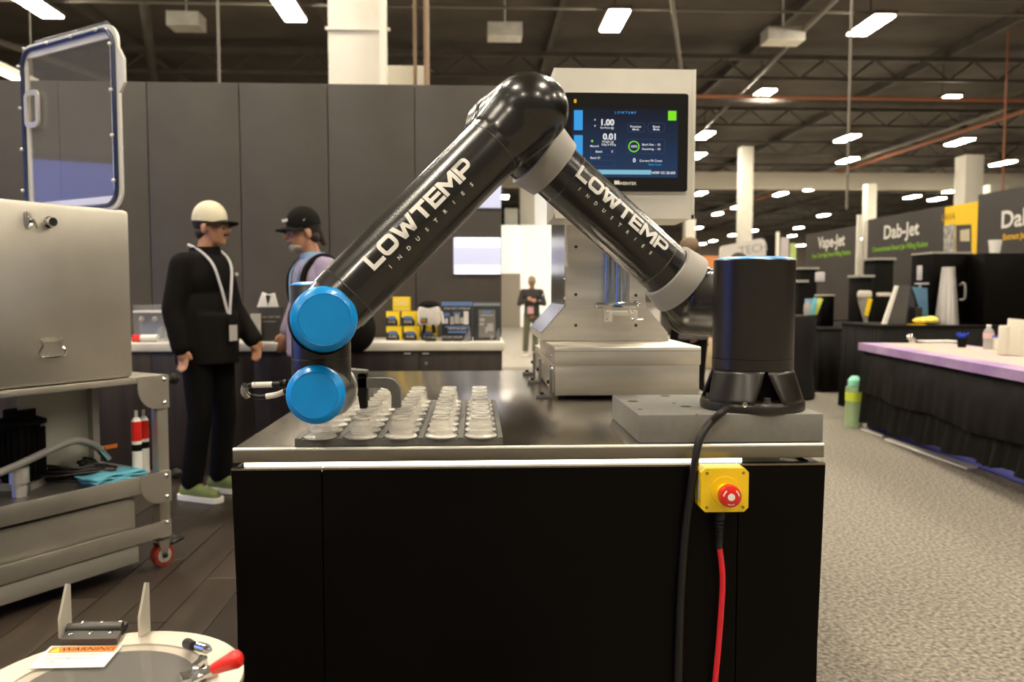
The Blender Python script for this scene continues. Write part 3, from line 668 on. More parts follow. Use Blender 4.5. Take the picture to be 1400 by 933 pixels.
def outline(x0, y0, x1, y1, r):
    A = rrect(MH(x0, y1), MH(x1, y0), r, ys - .0004); B = rrect(MH(x0 + .7, y1 - .7), MH(x1 - .7, y0 + .7), max(r - .0015, .0005), ys - .0004); b = MB(); n = len(A)
    for k in range(n): b.quad(A[k], A[(k + 1) % n], B[(k + 1) % n], B[k])
    build('outline', b, SD, scr, smooth=False)
for q in ((856, 169, 881, 182, .012), (884, 169, 908, 182, .012), (855, 191.5, 908, 211, .004), (807, 204, 840, 213, .003), (807, 220, 840, 229, .003)): outline(*q)
# ring gauge
gc = MH(865.5, 201.5); b = MB(); r_ = 7.6 / pxm(YH)
for k in range(40):
    a1, a2 = 2 * PI * k / 40, 2 * PI * (k + 1) / 40
    b.quad(*[V((gc.x + R * math.cos(t), ys - .0006, gc.z + R * math.sin(t))) for R, t in ((r_, a1), (r_ * .82, a1), (r_ * .82, a2), (r_, a2))])
build('gauge_ring', b, SG, scr, smooth=False)
def st(s, px, py, hpx, m=SW, name='screen_text', bold=.01, y=None):
    p = MH(px, py); build(name, MB().mesh(txt(s, hpx / pxm(YH) * 1.35, 0, bold), frame((p.x, (y or ys - .0008), p.z), (1, 0, 0), (0, 0, 1))), m, scr, smooth=False)
st('L O W T E M P', 854, 155.5, 3.36, SB); st('1.00', 829, 169, 8.36, SW, bold=.03); st('Set Point (g)', 829, 176, 2.72)
st('0.01', 833, 188.5, 8.36, SW, bold=.03); st('Weight (g)', 830, 195, 2.72); st('520g X 0.01g', 831, 199, 2.72)
st('Material', 812, 201, 2.72); st('Batch', 818, 208.5, 3.04); st('0', 836, 208.5, 3.20); st('Batch ID', 813, 217, 2.88)
st('Precision', 868, 174.5, 3.04); st('Mode', 868, 178.3, 2.88); st('Boost', 896, 174.5, 3.04); st('Mode', 896, 178.3, 2.88)
st('100%', 865.5, 201.5, 3.20); st('Batch Size  :  50', 889, 199, 2.88); st('Remaining  :  50', 889, 205, 2.88); st('0', 866, 220.5, 5.70, SW, bold=.02)
st('Current Fill Count', 888.5, 221, 3.04); st('Reset Count', 894, 226, 2.56, SB); st('NTEP CC 25-025', 906, 237.5, 3.36, SW, bold=.02)
st('WEINTEK', 857, 252, 4.16, WHITE, bold=.015)
st('^', 812.5, 166, 4.00); st('v', 812.5, 173, 4.00)
srect('logo_mark', 839, 248, 846, 253, WHITE, .001, .0004); srect('green_dot', 807.5, 192.5, 810, 195.5, SG, .0015, .0004)
# dark L brackets clamped along the left side
for k, (px, py, yy, lab) in enumerate(((754, 545, 2.50, 'front'), (736, 523, 2.92, 'middle'), (724, 511, 3.22, 'rear'))):
    x = mx0 - .0065
    t = thing('locating_bracket', '%s dark grey L bracket beside the left foot of the filling machine' % lab, 'bracket', (x, yy, ZT + .0005), 'dark L brackets beside the filling machine')
    build('bracket', MB().box2((x - .005, yy - .014, ZT + .0005), (x + .005, yy + .014, ZT + .088), bev=.001).box2((x - .045, yy - .014, ZT + .0005), (x - .004, yy + .014, ZT + .010), bev=.001), GREYTRAY, t)
    build('bolt', MB().cyl((x - .028, yy, ZT + .010), (x - .028, yy, ZT + .018), .007, 12), BLKRUB, t)
    build('bolt', MB().cyl((x - .005, yy, ZT + .05), (x - .012, yy, ZT + .05), .006, 12), BLKRUB, t)

# ================================================================== CART WITH STEEL BOX (left)
B = V((AY(180, 400, 3.56).x, 3.56, 0)); e1 = V((-.54, -.84, 0)).normalized(); e2 = V((-.84, .54, 0)).normalized()
def K(s, t, z): return B + e1 * s + e2 * t + V((0, 0, z))
def kbox(mb, s0, s1, t0, t1, z0, z1, bev=.0):
    c = K((s0 + s1) / 2, (t0 + t1) / 2, (z0 + z1) / 2); mb.box(c, (abs(s1 - s0), abs(t1 - t0), z1 - z0), rz=math.atan2(e1.y, e1.x), bev=bev); return mb
def zk(px, py, s=None): return AY(px, py, s).z
CSTEEL = mat('cart_steel', (.58, .545, .475), .42, .88, .10, 2.5, rvar=.06, bump=.02, bscale=60)
CSTEELD = mat('cart_steel_grey', (.42, .40, .35), .5, .6, .08, 3)
zb0, zb1 = zk(175, 516, 3.56), zk(178, 288, 3.56)
bx = thing('steel_chamber', 'large brushed steel chamber box with open clear lid on the cart', 'machine', K(0, 0, zb0))
build('chamber', kbox(MB(), 0, 1.25, 0, .76, zb0, zb1, bev=.018), CSTEEL, bx)
# lid latch hook + stud + folding handle on the front face (t<0 side)
nf = -e2
def kf(px, py, d=0): return AP(px, py, K(0, 0, 0) + nf * d, e2)
p = kf(66, 304); build('stud', MB().lathe([(.022, 0), (.024, .008), (.015, .012), (.015, .018), (.019, .022), (.017, .034), (0, .034)], p, nf, 28), CHROME, bx)
build('latch_hook', MB().tube([kf(36, 290, .01), kf(38, 300, .016), kf(43, 305, .016), kf(40, 311, .016)], .006, 8).tube([kf(40, 298, .012), kf(46, 302, .02), kf(51, 312, .016)], .005, 8).box(kf(38, 300, .004), (.02, .02, .05)), CHROME, bx)
build('pull_handle', MB().box((kf(70, 465, .004)), (.09, .006, .016), rz=math.atan2(e1.y, e1.x)).tube([kf(56, 466, .01), kf(58, 474, .016), kf(53, 484, .02), kf(57, 489, .02), kf(86, 487, .02), kf(89, 480, .02), kf(84, 473, .016), kf(85, 465, .01)], .005, 8, 4), CHROME, bx)
# clear lid: vertical, hinged along the right-hand end of the chamber
def Lp(t, z, d=0): return K(.02 + d, t, z)
LW = .735; zl0 = zb1 + .004; zl1 = AY(190, 32, 3.56).z
def rr2(t0, t1, z0, z1, r, d, n=6):
    P = []
    for (ct, cz_, a) in ((t1 - r, z1 - r, 0), (t0 + r, z1 - r, 90), (t0 + r, z0 + r, 180), (t1 - r, z0 + r, 270)):
        for k in range(n + 1):
            b = math.radians(a + 90 * k / n); P.append(Lp(ct + r * math.cos(b), cz_ + r * math.sin(b), d))
    return P
def ringp(o1, i1, th):      # frame between outline o1 and i1, extruded th along e1
    b = MB(); n = len(o1); vec = e1 * th
    A = [b.b.verts.new(p) for p in o1]; Bv = [b.b.verts.new(p) for p in i1]; C = [b.b.verts.new(p + vec) for p in o1]; D = [b.b.verts.new(p + vec) for p in i1]
    for k in range(n):
        j = (k + 1) % n
        b.b.faces.new((A[k], A[j], Bv[j], Bv[k])); b.b.faces.new((C[k], D[k], D[j], C[j])); b.b.faces.new((A[k], C[k], C[j], A[j])); b.b.faces.new((Bv[k], Bv[j], D[j], D[k]))
    return b
build('lid_frame', ringp(rr2(0, LW, zl0, zl1, .085, 0), rr2(.055, LW - .055, zl0 + .06, zl1 - .06, .012, 0), .012), mat('pale_lid_frame', (.80, .78, .70), .4, .3), bx)
build('lid_gasket', MB().tube([p for p in rr2(.026, LW - .026, zl0 + .02, zl1 - .022, .075, .018)] + [rr2(.026, LW - .026, zl0 + .02, zl1 - .022, .075, .018)[0]], .0095, 12, 1), mat('blue_gasket', (.008, .018, .07), .3, spec=.7), bx)
LIDG = mat('lid_glass', (.20, .19, .18), .04, 0, alpha=.30, spec=1.0, ior=1.7)
build('lid_pane', MB().prism(rr2(.05, LW - .05, zl0 + .055, zl1 - .055, .012, .004), e1 * .006), LIDG, bx, smooth=False)
def plate_loop(t0, t1, z0, z1, r, wd): return ringp(rr2(t0, t1, z0, z1, r, .020), rr2(t0 + wd, t1 - wd, z0 + wd, z1 - wd, max(r - wd, .008), .020), .01)
zh = AY(80, 152, 3.9).z
build('lid_handle', plate_loop(LW - .165, LW - .05, zh - .085, zh + .085, .035, .024), mat('handle_pale', (.60, .57, .48), .4, .4), bx)
build('edge_handle', MB().prism([Lp(0.0, zh - .10 + .1), Lp(-.035, zh - .06 + .1), Lp(-.035, zh + .04 + .1), Lp(0.0, zh + .09 + .1)], e1 * .012), MATS['pale_lid_frame'], bx, smooth=False)
build('hinge_bar', MB().cyl(Lp(.1, zl1 + .012, -.012), Lp(LW - .1, zl1 + .012, -.012), .012, 12), ACR, bx)
for t_ in (.12, .30, .48, .66): build('clip', MB().sph(Lp(t_, zl1 - .022, .034), .008, 10, 8), STEELM, bx)
for k in range(4): build('clip', MB().sph(Lp(LW - .024, zl0 + .12 + k * .19, .034), .008, 10, 8), STEELM, bx)
for k in range(4): build('clip', MB().sph(Lp(.024, zl0 + .12 + k * .19, .034), .008, 10, 8), STEELM, bx)
# cart frame
SE = -.165
ct = thing('equipment_cart', 'pale steel rolling cart with shelves carrying the chamber box', 'cart', K(0, 0, 0))
pr = K(SE, 0, 0); yr = pr.y
zr = lambda py: AY(207, py, yr).z
ztr0, ztr1 = zr(526), zb0 - .002; zls0, zls1 = zr(672), zr(643); zbr0, zbr1 = zr(731), zr(710)
for (s, t0) in ((SE, 0), (SE, .72), (1.3, 0), (1.3, .72)):
    build('post', kbox(MB(), s, s + .055, t0 - .0, t0 + .045, .135, ztr1, bev=.003), CSTEEL, ct)
for (a, c) in ((ztr0 + .02, ztr1), (zls0 + .02, zls1), (zbr0, zbr1)):
    for t0 in (-.006, .745):
        build('rail', kbox(MB(), SE, 1.35, t0, t0 + .012, a, c, bev=.002), CSTEEL, ct)
for zc_, zd in ((ztr1, .15), (zls1, .14)):      # gusset plates with rounded corner
    P = [K(SE, -.010, zc_), K(SE, -.010, zc_ - zd)] + [K(SE + .055 + .10 * math.sin(a), -.010, zc_ - zd + .10 * (1 - math.cos(a))) for a in [PI / 2 * k / 6 for k in range(7)]] + [K(SE + .155, -.010, zc_)]
    build('gusset', MB().prism(P, e2 * .005), CSTEEL, ct, smooth=False)
    for dz in (.02, zd - .025): build('bolt', MB().sph(K(SE + .027, -.012, zc_ - dz), .012, 12, 8), CHROME, ct)
build('bolt', MB().sph(K(SE + .027, -.004, zr(713)), .010, 12, 8), CHROME, ct)
build('top_shelf', kbox(MB(), SE, 1.35, .0, .76, ztr1 - .012, ztr1 - .001), CSTEELD, ct, smooth=False)
build('middle_shelf', kbox(MB(), SE, 1.35, .006, .745, zls1 - .03, zls1 - .015), mat('dark_shelf', (.10, .09, .08), .35, .4), ct, smooth=False)
build('drawer_box', kbox(MB(), .0, 1.35, .02, .70, zr(726), zls0 + .005, bev=.004), CSTEEL, ct)
build('bottom_pan', kbox(MB(), .0, 1.35, .0, .72, zr(755), zr(733), bev=.004), CSTEELD, ct)
build('back_sheet', kbox(MB(), .03, .33, .30, .31, zls1, ztr1 - .02), mat('pale_sheet', (.50, .50, .42), .5, .2), ct, smooth=False)
build('back_sheet', kbox(MB(), .30, .56, .52, .53, zls1, ztr1 - .02), MATS['pale_sheet'], ct, smooth=False)
build('inner_post', kbox(MB(), .0, .03, .26, .30, zls1, ztr1 - .02), CSTEELD, ct, smooth=False)
for zz in (zr(520), zr(652)):
    build('bumper', MB().cyl(K(SE, .02, zz), K(SE - .04, .02, zz), .012, 12).sph(K(SE - .05, .02, zz), .026, 16, 12), BLKRUB, ct)
def caster(s, t):
    c = K(s, t, 0); w_ = .05
    ca = build('caster', MB().box(c + V((0, 0, .128)), (.11, .09, .006), rz=math.atan2(e1.y, e1.x)).prism([K(s - .03, t - .025, .125), K(s + .03, t - .025, .125), K(s + .012, t - .025, .04), K(s - .008, t - .025, .04)], e2 * .004).prism([K(s - .03, t + .02, .125), K(s + .03, t + .02, .125), K(s + .012, t + .02, .04), K(s - .008, t + .02, .04)], e2 * .004), CHROME, ct)
    build('wheel', MB().cyl(K(s, t - .019, .052), K(s, t + .016, .052), .050, 32), mat('caster_red', (.32, .035, .02), .35), ca)
    build('hub', MB().cyl(K(s, t - .022, .052), K(s, t + .018, .052), .034, 24), mat('caster_hub', (.45, .43, .38), .4), ca)
    build('brake', MB().box(K(s - .07, t, .095), (.085, .035, .012), rot=Euler((0, .15, math.atan2(e1.y, e1.x))), bev=.003).sph(K(s, t - .027, .052), .012, 10, 8), BLKRUB, ca)
caster(SE + .03, .03); caster(SE + .10, .68); caster(1.2, .03); caster(1.2, .68)
# things on the middle shelf
zs_ = zls1 - .0145
def SP(px, py, t): return AP(px, py, K(0, t, 0), e2)
p = SP(188, 600, .055)
for (px, hh, tt, lab) in ((187, .300, .05, 'left one'), (197, .290, .10, 'right one')):
    p = SP(px, 600, tt); r_ = .021
    t = thing('spray_can', 'red and white spray can on the cart shelf beside the post, %s' % lab, 'can', (p.x, p.y, zs_), 'spray cans on the cart shelf')
    build('can_body', MB().cyl((p.x, p.y, zs_ + .0003), (p.x, p.y, zs_ + hh * .55), r_, 24), WHITE, t)
    build('can_band', MB().cyl((p.x, p.y, zs_ + hh * .55), (p.x, p.y, zs_ + hh * .84), r_ + .0003, 24), RED, t)
    build('print_block', MB().cyl((p.x, p.y, zs_ + hh * .40), (p.x, p.y, zs_ + hh * .50), r_ + .0004, 24), BLKMAT, t)
    build('nozzle', MB().cone((p.x, p.y, zs_ + hh * .84), (p.x, p.y, zs_ + hh * .90), r_, .010, 20).cyl((p.x, p.y, zs_ + hh * .9), (p.x, p.y, zs_ + hh), .007, 12), WHITE, t)
# blue cloth
cb = MB(); c0 = SP(158, 636, .07); base = V((c0.x, c0.y, zs_))
for lay in range(4):
    n = 10; gv = []
    for i in range(n + 1):
        row = []
        for j in range(5):
            s = (i / n - .5) * .25; q = (j / 4 - .5) * .12
            z = .004 + lay * .011 + .006 * math.sin(i * 1.3 + lay * 2) + .004 * math.sin(j * 2 + i + lay)
            row.append(cb.b.verts.new(base + e1 * (s + lay * .008) + e2 * (q + .006 * math.sin(i + lay)) + V((0, 0, max(z, .002)))))
        gv.append(row)
    for i in range(n):
        for j in range(4): cb.b.faces.new((gv[i][j], gv[i + 1][j], gv[i + 1][j + 1], gv[i][j + 1]))
o = solo('folded_cloth', cb, mat('blue_cloth', (.12, .42, .55), .85, 0, .1, 20), 'folded light blue cloth on the front edge of the cart shelf', 'cloth', base); md = o.modifiers.new('thickness', 'SOLIDIFY'); md.thickness = .009; md.offset = 0
# grey hose and black cable coil, pump
hp = [SP(-20, 655, .12), SP(25, 636, .12), SP(70, 615, .14), SP(105, 603, .16), SP(132, 611, .17), SP(148, 628, .17)]
h = thing('grey_hose', 'curved grey hose arching over the black cable coil on the shelf', 'hose', (hp[-1].x, hp[-1].y, zs_))
build('hose', MB().tube(hp, .0155, 14), mat('hose_grey', (.22, .21, .20), .5), h); build('hose_tip', MB().tube([SP(137, 614, .17), SP(148, 628, .17)], .018, 14, 1), CHROME, h)
cb = MB()
for k in range(14):
    R = .07 + .10 * random.random(); zz = zs_ + .008 + .055 * random.random(); cc = SP(92, 640, .28); q = [(cc.x + R * 1.2 * math.cos(a) + random.uniform(-.01, .01), cc.y + R * .8 * math.sin(a), zz + random.uniform(0, .02)) for a in [2 * PI * i / 12 for i in range(13)]]
    cb.tube(q, .006, 6, 2)
tag(build('cable_coil', cb, BLKRUB, None, (cc.x, cc.y, zs_)), 'tangled coil of black cable on the cart shelf under the hose', 'cable')
p = SP(28, 600, .32)
pp = thing('vacuum_pump', 'dark finned pump motor standing at the left end of the cart shelf', 'pump', (p.x, p.y, zs_))
b = MB().cyl((p.x, p.y, zs_ + .03), (p.x, p.y, zs_ + .27), .075, 32)
build('motor', b, BLKMAT, pp); build('cover', MB().lathe([(.0, 0), (.10, 0), (.10, .012), (.06, .03), (.06, .06), (0, .06)], (p.x, p.y, zs_ + .27), n=32), BLKMAT, pp)
fn = MB()
for k in range(24):
    a = 2 * PI * k / 24; fn.box((p.x + .083 * math.cos(a), p.y + .083 * math.sin(a), zs_ + .15), (.02, .004, .2), rz=a)
build('fins', fn, BLKMAT, pp); build('foot', MB().box((p.x, p.y, zs_ + .0155), (.16, .16, .03)), CSTEELD, pp)
p = SP(26, 640, .16); solo('steel_fitting', MB().cyl((p.x, p.y, zs_ + .0003), (p.x, p.y, zs_ + .055), .028, 20).cyl((p.x, p.y, zs_ + .055), (p.x, p.y, zs_ + .12), .036, 20), STEELM, 'small steel cylinder fitting in front of the pump on the shelf', 'fitting', (p.x, p.y, zs_))
p = SP(150, 611, .298); solo('orange_sticker', MB().box(p, (.075, .002, .018), rz=math.atan2(e1.y, e1.x)), mat('orange_label', (.80, .22, .02), .5), 'small orange sticker on the pale sheet inside the cart', 'sticker', p)

# ================================================================== ROUND CENTRIFUGE LID (bottom left)
ZL = .665
lc = AZ(143, 939, ZL); RL = (AZ(327, 926, ZL) - V((lc.x, lc.y, ZL))).length
RL = (AZ(326.5, 935, ZL).x - lc.x)
RY = AZ(170, 853.5, ZL).y - lc.y
cf = thing('centrifuge', 'round steel machine lid with clear window, hinge and red toggle clamp', 'machine', (lc.x, lc.y, 0))
RLD = max(RL, .1)
LIDS = mat('lid_steel', (.66, .60, .50), .5, .6, .06, 6)
build('drum', MB().cyl((lc.x, lc.y, 0), (lc.x, lc.y, ZL - .012), RLD - .012, 72), CSTEEL, cf)
build('lid_plate', MB().lathe([(0, -.012), (RLD, -.012), (RLD, -.001), (RLD - .001, 0), (RLD * .74, 0), (RLD * .74, -.003), (0, -.003)], (lc.x, lc.y, ZL), n=96), LIDS, cf)
build('window', MB().lathe([(0, -.0026), (RLD * .64, -.0026)], (lc.x, lc.y, ZL), n=72), mat('smoked_window', (.045, .038, .030), .3, 0, .1, 8), cf)
build('window_pane', MB().lathe([(0, .001), (RLD * .735, .001), (RLD * .735, -.0024), (0, -.0024)], (lc.x, lc.y, ZL), n=72), simple_clear('window_acrylic', (.5, .48, .44), .06, .12, .7), cf)
def LQ(px, py, z=ZL): return AZ(px, py, z)
# two upright fins
for (px, py, hpx, lab) in ((84, 871, 70, 'l'), (193, 869, 70, 'r')):
    p = LQ(px - 4, py + 3); hgt = hpx / (F / p.y) * 1.02; dv = V((.008, .022, 0))
    pts = [p, p + dv, p + dv + V((0, 0, hgt * .97)), p + dv * .72 + V((0, 0, hgt)), p + V((0, 0, hgt * .38))]
    build('upright_fin', MB().prism([q + V((0, 0, .001)) for q in pts], (.004, 0, 0)), mat('fin_steel', (.72, .68, .58), .4, .5), cf, smooth=False)
hg = MB(); a1, a2, a3, a4 = LQ(84, 884), LQ(160, 883), LQ(175, 862), LQ(108, 862)
build('hinge', MB().prism([q + V((0, 0, .0015)) for q in (a1, a2, LQ(166, 872), LQ(92, 872))], (0, 0, .010)).prism([q + V((0, 0, .0015)) for q in (LQ(94, 870), LQ(168, 870), LQ(175, 859), LQ(108, 859))], (0, 0, .010)).cyl(LQ(93, 869) + V((0, 0, .012)), LQ(168, 867) + V((0, 0, .012)), .0085, 16), mat('hinge_grey', (.05, .046, .04), .45), cf, ang=30)
for (px, py) in ((97, 877), (124, 876), (151, 875), (113, 861), (139, 861), (165, 860)):
    p = LQ(px, py) + V((0, 0, .012)); build('rivet', MB().sph(p, (.004, .004, .002), 12, 8), CHROME, cf)
# warning label
q0, q1, q2, q3 = LQ(39, 916), LQ(142, 914), LQ(167, 885), LQ(70, 885.5)
wl = build('warning_label', MB().prism([q + V((0, 0, .0016)) for q in (q0, q1, q2, q3)], (0, 0, .0006)), WHITE, cf, smooth=False, label='white warning label with orange header')
uu = (q1 - q0); vv = (q3 - q0)
def LB(a, b, z=.0024): return q0 + uu * a + vv * b + V((0, 0, z))
build('header', MB().quad(LB(.04, .66), LB(.97, .66), LB(.97, .95), LB(.04, .95)), mat('warning_orange', (.85, .22, .02), .5), wl, smooth=False)
build('triangle', MB().quad(LB(.07, .69, .0027), LB(.20, .69, .0027), LB(.135, .92, .0027), LB(.134, .92, .0027)), YEL, wl, smooth=False)
def ltext(s, a, b, size, m, cx=True, bold=0.0): build('label_text', MB().mesh(txt(s, size, 0, bold, cx), frame(LB(a, b, .0029), uu, vv)), m, wl, smooth=False)
ltext('!', .135, .79, .008, BLKMAT); ltext('WARNING', .58, .80, .0175, BLKMAT, bold=.0006)
ltext('DO NOT reach into machine', .07, .54, .0076, BLKMAT, False); ltext('until centrifuge comes to a', .07, .40, .0076, BLKMAT, False); ltext('full stop.', .07, .27, .0076, BLKMAT, False)
ltext('Failure to follow warning could result in', .07, .17, .0046, BLKMAT, False); ltext('serious injury or death.', .07, .09, .0046, BLKMAT, False)
# toggle clamp
def LT(px, py, h=0):   # point h above the lid seen at this pixel
    return AZ(px, py, ZL + h)
tc_ = thing('toggle_clamp', 'red handled steel toggle clamp bolted on the round lid', 'clamp', LT(275, 920))
build('base_plate', MB().box(LT(272, 926) + V((0, 0, .004)), (.05, .03, .006), rz=.5), CHROME, tc_)
build('clamp_arm', MB().cone(LT(264, 930, .012), LT(275, 898, .024), .004, .004, 8).cone(LT(270, 930, .012), LT(280, 899, .024), .004, .004, 8).box(LT(272, 912, .02), (.010, .03, .018), rz=-.2), CHROME, tc_)
build('spindle', MB().cyl(LT(262, 882, .02), LT(288, 889, .028), .0032, 10).cyl(LT(271, 884.5, .023), LT(283, 888, .026), .0075, 12), CHROME, tc_)
build('rubber_tip', MB().cone(LT(256, 880, .010), LT(265, 884, .024), .0085, .007, 16), BLKRUB, tc_)
build('links', MB().box(LT(277, 921, .018), (.03, .012, .016), rz=.5, bev=.003).cyl(LT(262, 931, .02), LT(292, 915, .03), .006, 8).sph(LT(268, 916, .026), .006, 10, 8).sph(LT(274, 926, .026), .005, 10, 8), CHROME, tc_)
build('grip', MB().lathe([(0, 0), (.0075, 0), (.009, .008), (.0125, .028), (.0138, .036), (.012, .043), (.007, .047), (0, .048)], LT(290, 916, .03), (LT(322, 902, .044) - LT(290, 916, .03)).normalized(), 28), RED, tc_, label='glossy red grip')

# ================================================================== BACK COUNTER
MARB = mat('marble_top', (.62, .58, .50), .35, 0, nscale=3.5, col2=(.75, .72, .64))
WALN = mat('dark_walnut', (.026, .017, .012), .5, 0, .35, 3, (6, 6, .5), bump=.03, bscale=40)
YC = 5.46; zc = AY(500, 468.5, YC).z; xcr = AY(690, 470, YC).x
cn_ = thing('back_counter', 'dark wood storage counter with lock along the booth wall', 'counter', (-1.2, YC, 0))
xs2 = [-3.6, -2.75, AY(205, 500, YC).x, AY(345, 500, YC).x, AY(460, 500, YC).x, AY(572, 500, YC).x, xcr - .015]
for a, c in zip(xs2, xs2[1:]): build('door_panel', MB().box2((a + .002, YC + .03, .07), (c - .002, YC + .05, zc - .055), bev=.001), WALN, cn_)
build('carcass', MB().box2((-3.6, YC + .05, .0), (xcr - .02, 6.085, zc - .05)), WALN, cn_, smooth=False)
build('lock', MB().cyl(AY(582.5, 497, YC + .03), AY(582.5, 497, YC + .02), .013, 16), CHROME, cn_)
for px in (557, 582): p = AY(px, 483.5, YC + .025); build('pull', MB().box(p, (.045, .02, .008)), STEELM, cn_)
solo('marble_countertop', MB().box2((-3.6, YC, zc - .06), (xcr, 6.088, zc), bev=.012), MARB, 'pale marble slab lying along the dark wood counter', 'countertop', (-1, YC, zc - .06))
ZCT = zc + .0006
YBX = mat('carton_yellow', (.95, .68, .01), .5); YBK_ = mat('carton_black', (.03, .028, .026), .5); BLP = mat('print_blue', (.10, .17, .42), .5)
def carton(px0, px1, py0, py1, y, label, plain=False):
    a, c = AY(px0, py1, y), AY(px1, py0, y); h = c.z - a.z; wd = c.x - a.x
    t = thing('yellow_carton', label, 'box', (a.x, y, a.z), 'yellow cartons stacked on the counter')
    build('carton', MB().box2((a.x, y, a.z), (c.x, y + wd * .8, c.z), bev=.002), YBX, t)
    def W(x, z): return (a.x + wd * x, y - .0008, a.z + h * z)
    if not plain:
        build('print_panel', MB().prism([W(.0, .0), W(.86, 0), W(.86, .30), W(.75, .5), W(.7, .62), W(.45, .56), W(.3, .66), W(.12, .55), W(0, .62)], (0, .0006, 0)), YBK_, t, smooth=False)
        build('print_cloud', MB().sph(W(.42, .55), (wd * .33, .001, h * .13), 16, 8).box2(W(.60, .05), W(.68, .5)), BLP, t)
        build('print_text', MB().mesh(txt('PURE', wd * .22), frame(V(W(.42, .27)) - V((0, .0006, 0)), (1, 0, 0), (0, 0, 1))), WHITE, t, smooth=False)
    else:
        build('print_text', MB().mesh(txt('TOTALLY', wd * .19), frame(V(W(.5, .68)) - V((0, .0006, 0)), (1, 0, 0), (0, 0, 1))).mesh(txt('CORNED', wd * .19), frame(V(W(.5, .48)) - V((0, .0006, 0)), (1, 0, 0), (0, 0, 1))).mesh(txt('LIQUID DIAMONDS', wd * .10), frame(V(W(.5, .12)) - V((0, .0006, 0)), (1, 0, 0), (0, 0, 1))), WHITE, t, smooth=False)
yb = 5.70
zcb = None
for (a, c, d, e, lab, pl) in ((528, 549, 446.5, 466, 'bottom row left', 0), (552, 573, 446.5, 466, 'bottom row middle', 0), (576, 597, 446.5, 466, 'bottom row right', 0), (528, 546, 426, 445.8, 'middle row left', 0), (549, 570, 426, 445.8, 'middle row right', 0), (537, 560, 406, 425.5, 'alone on top', 1)):
    A = AY(a, e, yb)
    carton(a, c, d, e, yb, 'yellow and black carton stacked by the backpack, %s' % lab, pl)
# yellow cartons rest exactly on the countertop
# white padded cushion with black knitted top
def CB(px, py, y=5.66): return AY(px, py, y)
zq = CB(590, 445).z
cu = thing('padded_cube', 'white padded cube toy with black knitted top sitting on the cartons', 'cushion', (CB(587, 446).x, 5.62, zq))
c_ = CB(587, 432, 5.60); build('cushion', MB().box(c_, (.155, .13, .14), bev=.03), mat('white_felt', (.70, .64, .60), .9, 0, .05, 40), cu)
build('knitted_top', MB().sph(c_ + V((-.002, 0, .072)), (.075, .07, .034), 24, 12), BLKMAT, cu)
build('flag_patch', MB().box(c_ + V((-.032, -.068, -.03)), (.045, .004, .034)), YBK_, cu); build('patch_green', MB().box(c_ + V((-.035, -.071, -.022)), (.03, .002, .010)), mat('p_green', (.15, .4, .05), .6), cu); build('patch_red', MB().box(c_ + V((-.035, -.071, -.034)), (.03, .002, .010)), mat('p_red', (.7, .12, .03), .6), cu)
for sx in (-1, 1): build('limb', MB().cap(c_ + V((sx * .03 - .0, -.06, -.07)), c_ + V((sx * .035, -.08, -.105)), .012, .014, 10), BLKMAT, cu)
build('limb', MB().cap(c_ + V((.08, 0, .02)), c_ + V((.095, -.01, -.045)), .015, .013, 10), MATS['white_felt'], cu)
# two dark display boxes with product pictures
PBX = mat('display_box', (.03, .032, .038), .35); PBL = mat('print_pale_blue', (.12, .22, .50), .5); PGR = mat('print_grey', (.40, .38, .34), .5); PW = mat('print_white', (.7, .68, .62), .5)
for (x0, x1, lab, k) in ((604, 645.5, 'dark display carton with blue header and product pictures beside the cushion', 0), (647, 684, 'dark display carton with large pouch picture at the counter end', 1)):
    y = 5.62; a = AY(x0, 466.5, y); c = AY(x1, 413, y); a.z = ZCT; wd = c.x - a.x; h = c.z - a.z
    t = thing('display_carton', lab, 'box', (a.x, y, a.z), 'dark display cartons on the counter')
    build('carton', MB().box2((a.x, y, a.z), (c.x, y + .10, c.z), bev=.002), PBX, t)
    def W(x, z, d=.001): return V((a.x + wd * x, y - d, a.z + h * z))
    def pr_(x0_, z0_, x1_, z1_, m, d=.001, nm='print_patch'): build(nm, MB().quad(W(x0_, z0_, d), W(x1_, z0_, d), W(x1_, z1_, d), W(x0_, z1_, d)), m, t, smooth=False)
    if k == 0:
        pr_(0, .9, 1, 1, PBL)
        build('print_text', MB().mesh(txt('YOUR NEXT UPGRADE', wd * .085), frame(W(.5, .83), (1, 0, 0), (0, 0, 1))).mesh(txt('TERPENE JARS', wd * .1), frame(W(.5, .31), (1, 0, 0), (0, 0, 1))), PW, t, smooth=False)
        for (x0_, z0_, x1_, z1_, m) in ((.08, .62, .26, .72, BLP), (.38, .68, .62, .74, BLP), (.28, .42, .4, .62, PGR), (.42, .44, .58, .70, PGR), (.60, .44, .72, .60, PGR), (.72, .42, .88, .76, PW), (.12, .44, .20, .58, PW), (.1, .34, .9, .38, BLP), (.2, .2, .8, .25, PBL)): pr_(x0_, z0_, x1_, z1_, m, .0014)
    else:
        pr_(0, .9, 1, .97, mat('print_teal', (.25, .30, .33), .4)); pr_(.2, .08, .82, .80, mat('pouch_grey', (.17, .16, .15), .5)); pr_(.36, .70, .66, .76, PBL, .0014); pr_(.28, .64, .76, .67, PGR, .0014)
        for (x0_, z0_, x1_, z1_) in ((.24, .50, .42, .58), (.24, .40, .4, .46), (.52, .25, .74, .45), (.45, .2, .52, .36)): pr_(x0_, z0_, x1_, z1_, PGR, .0014)
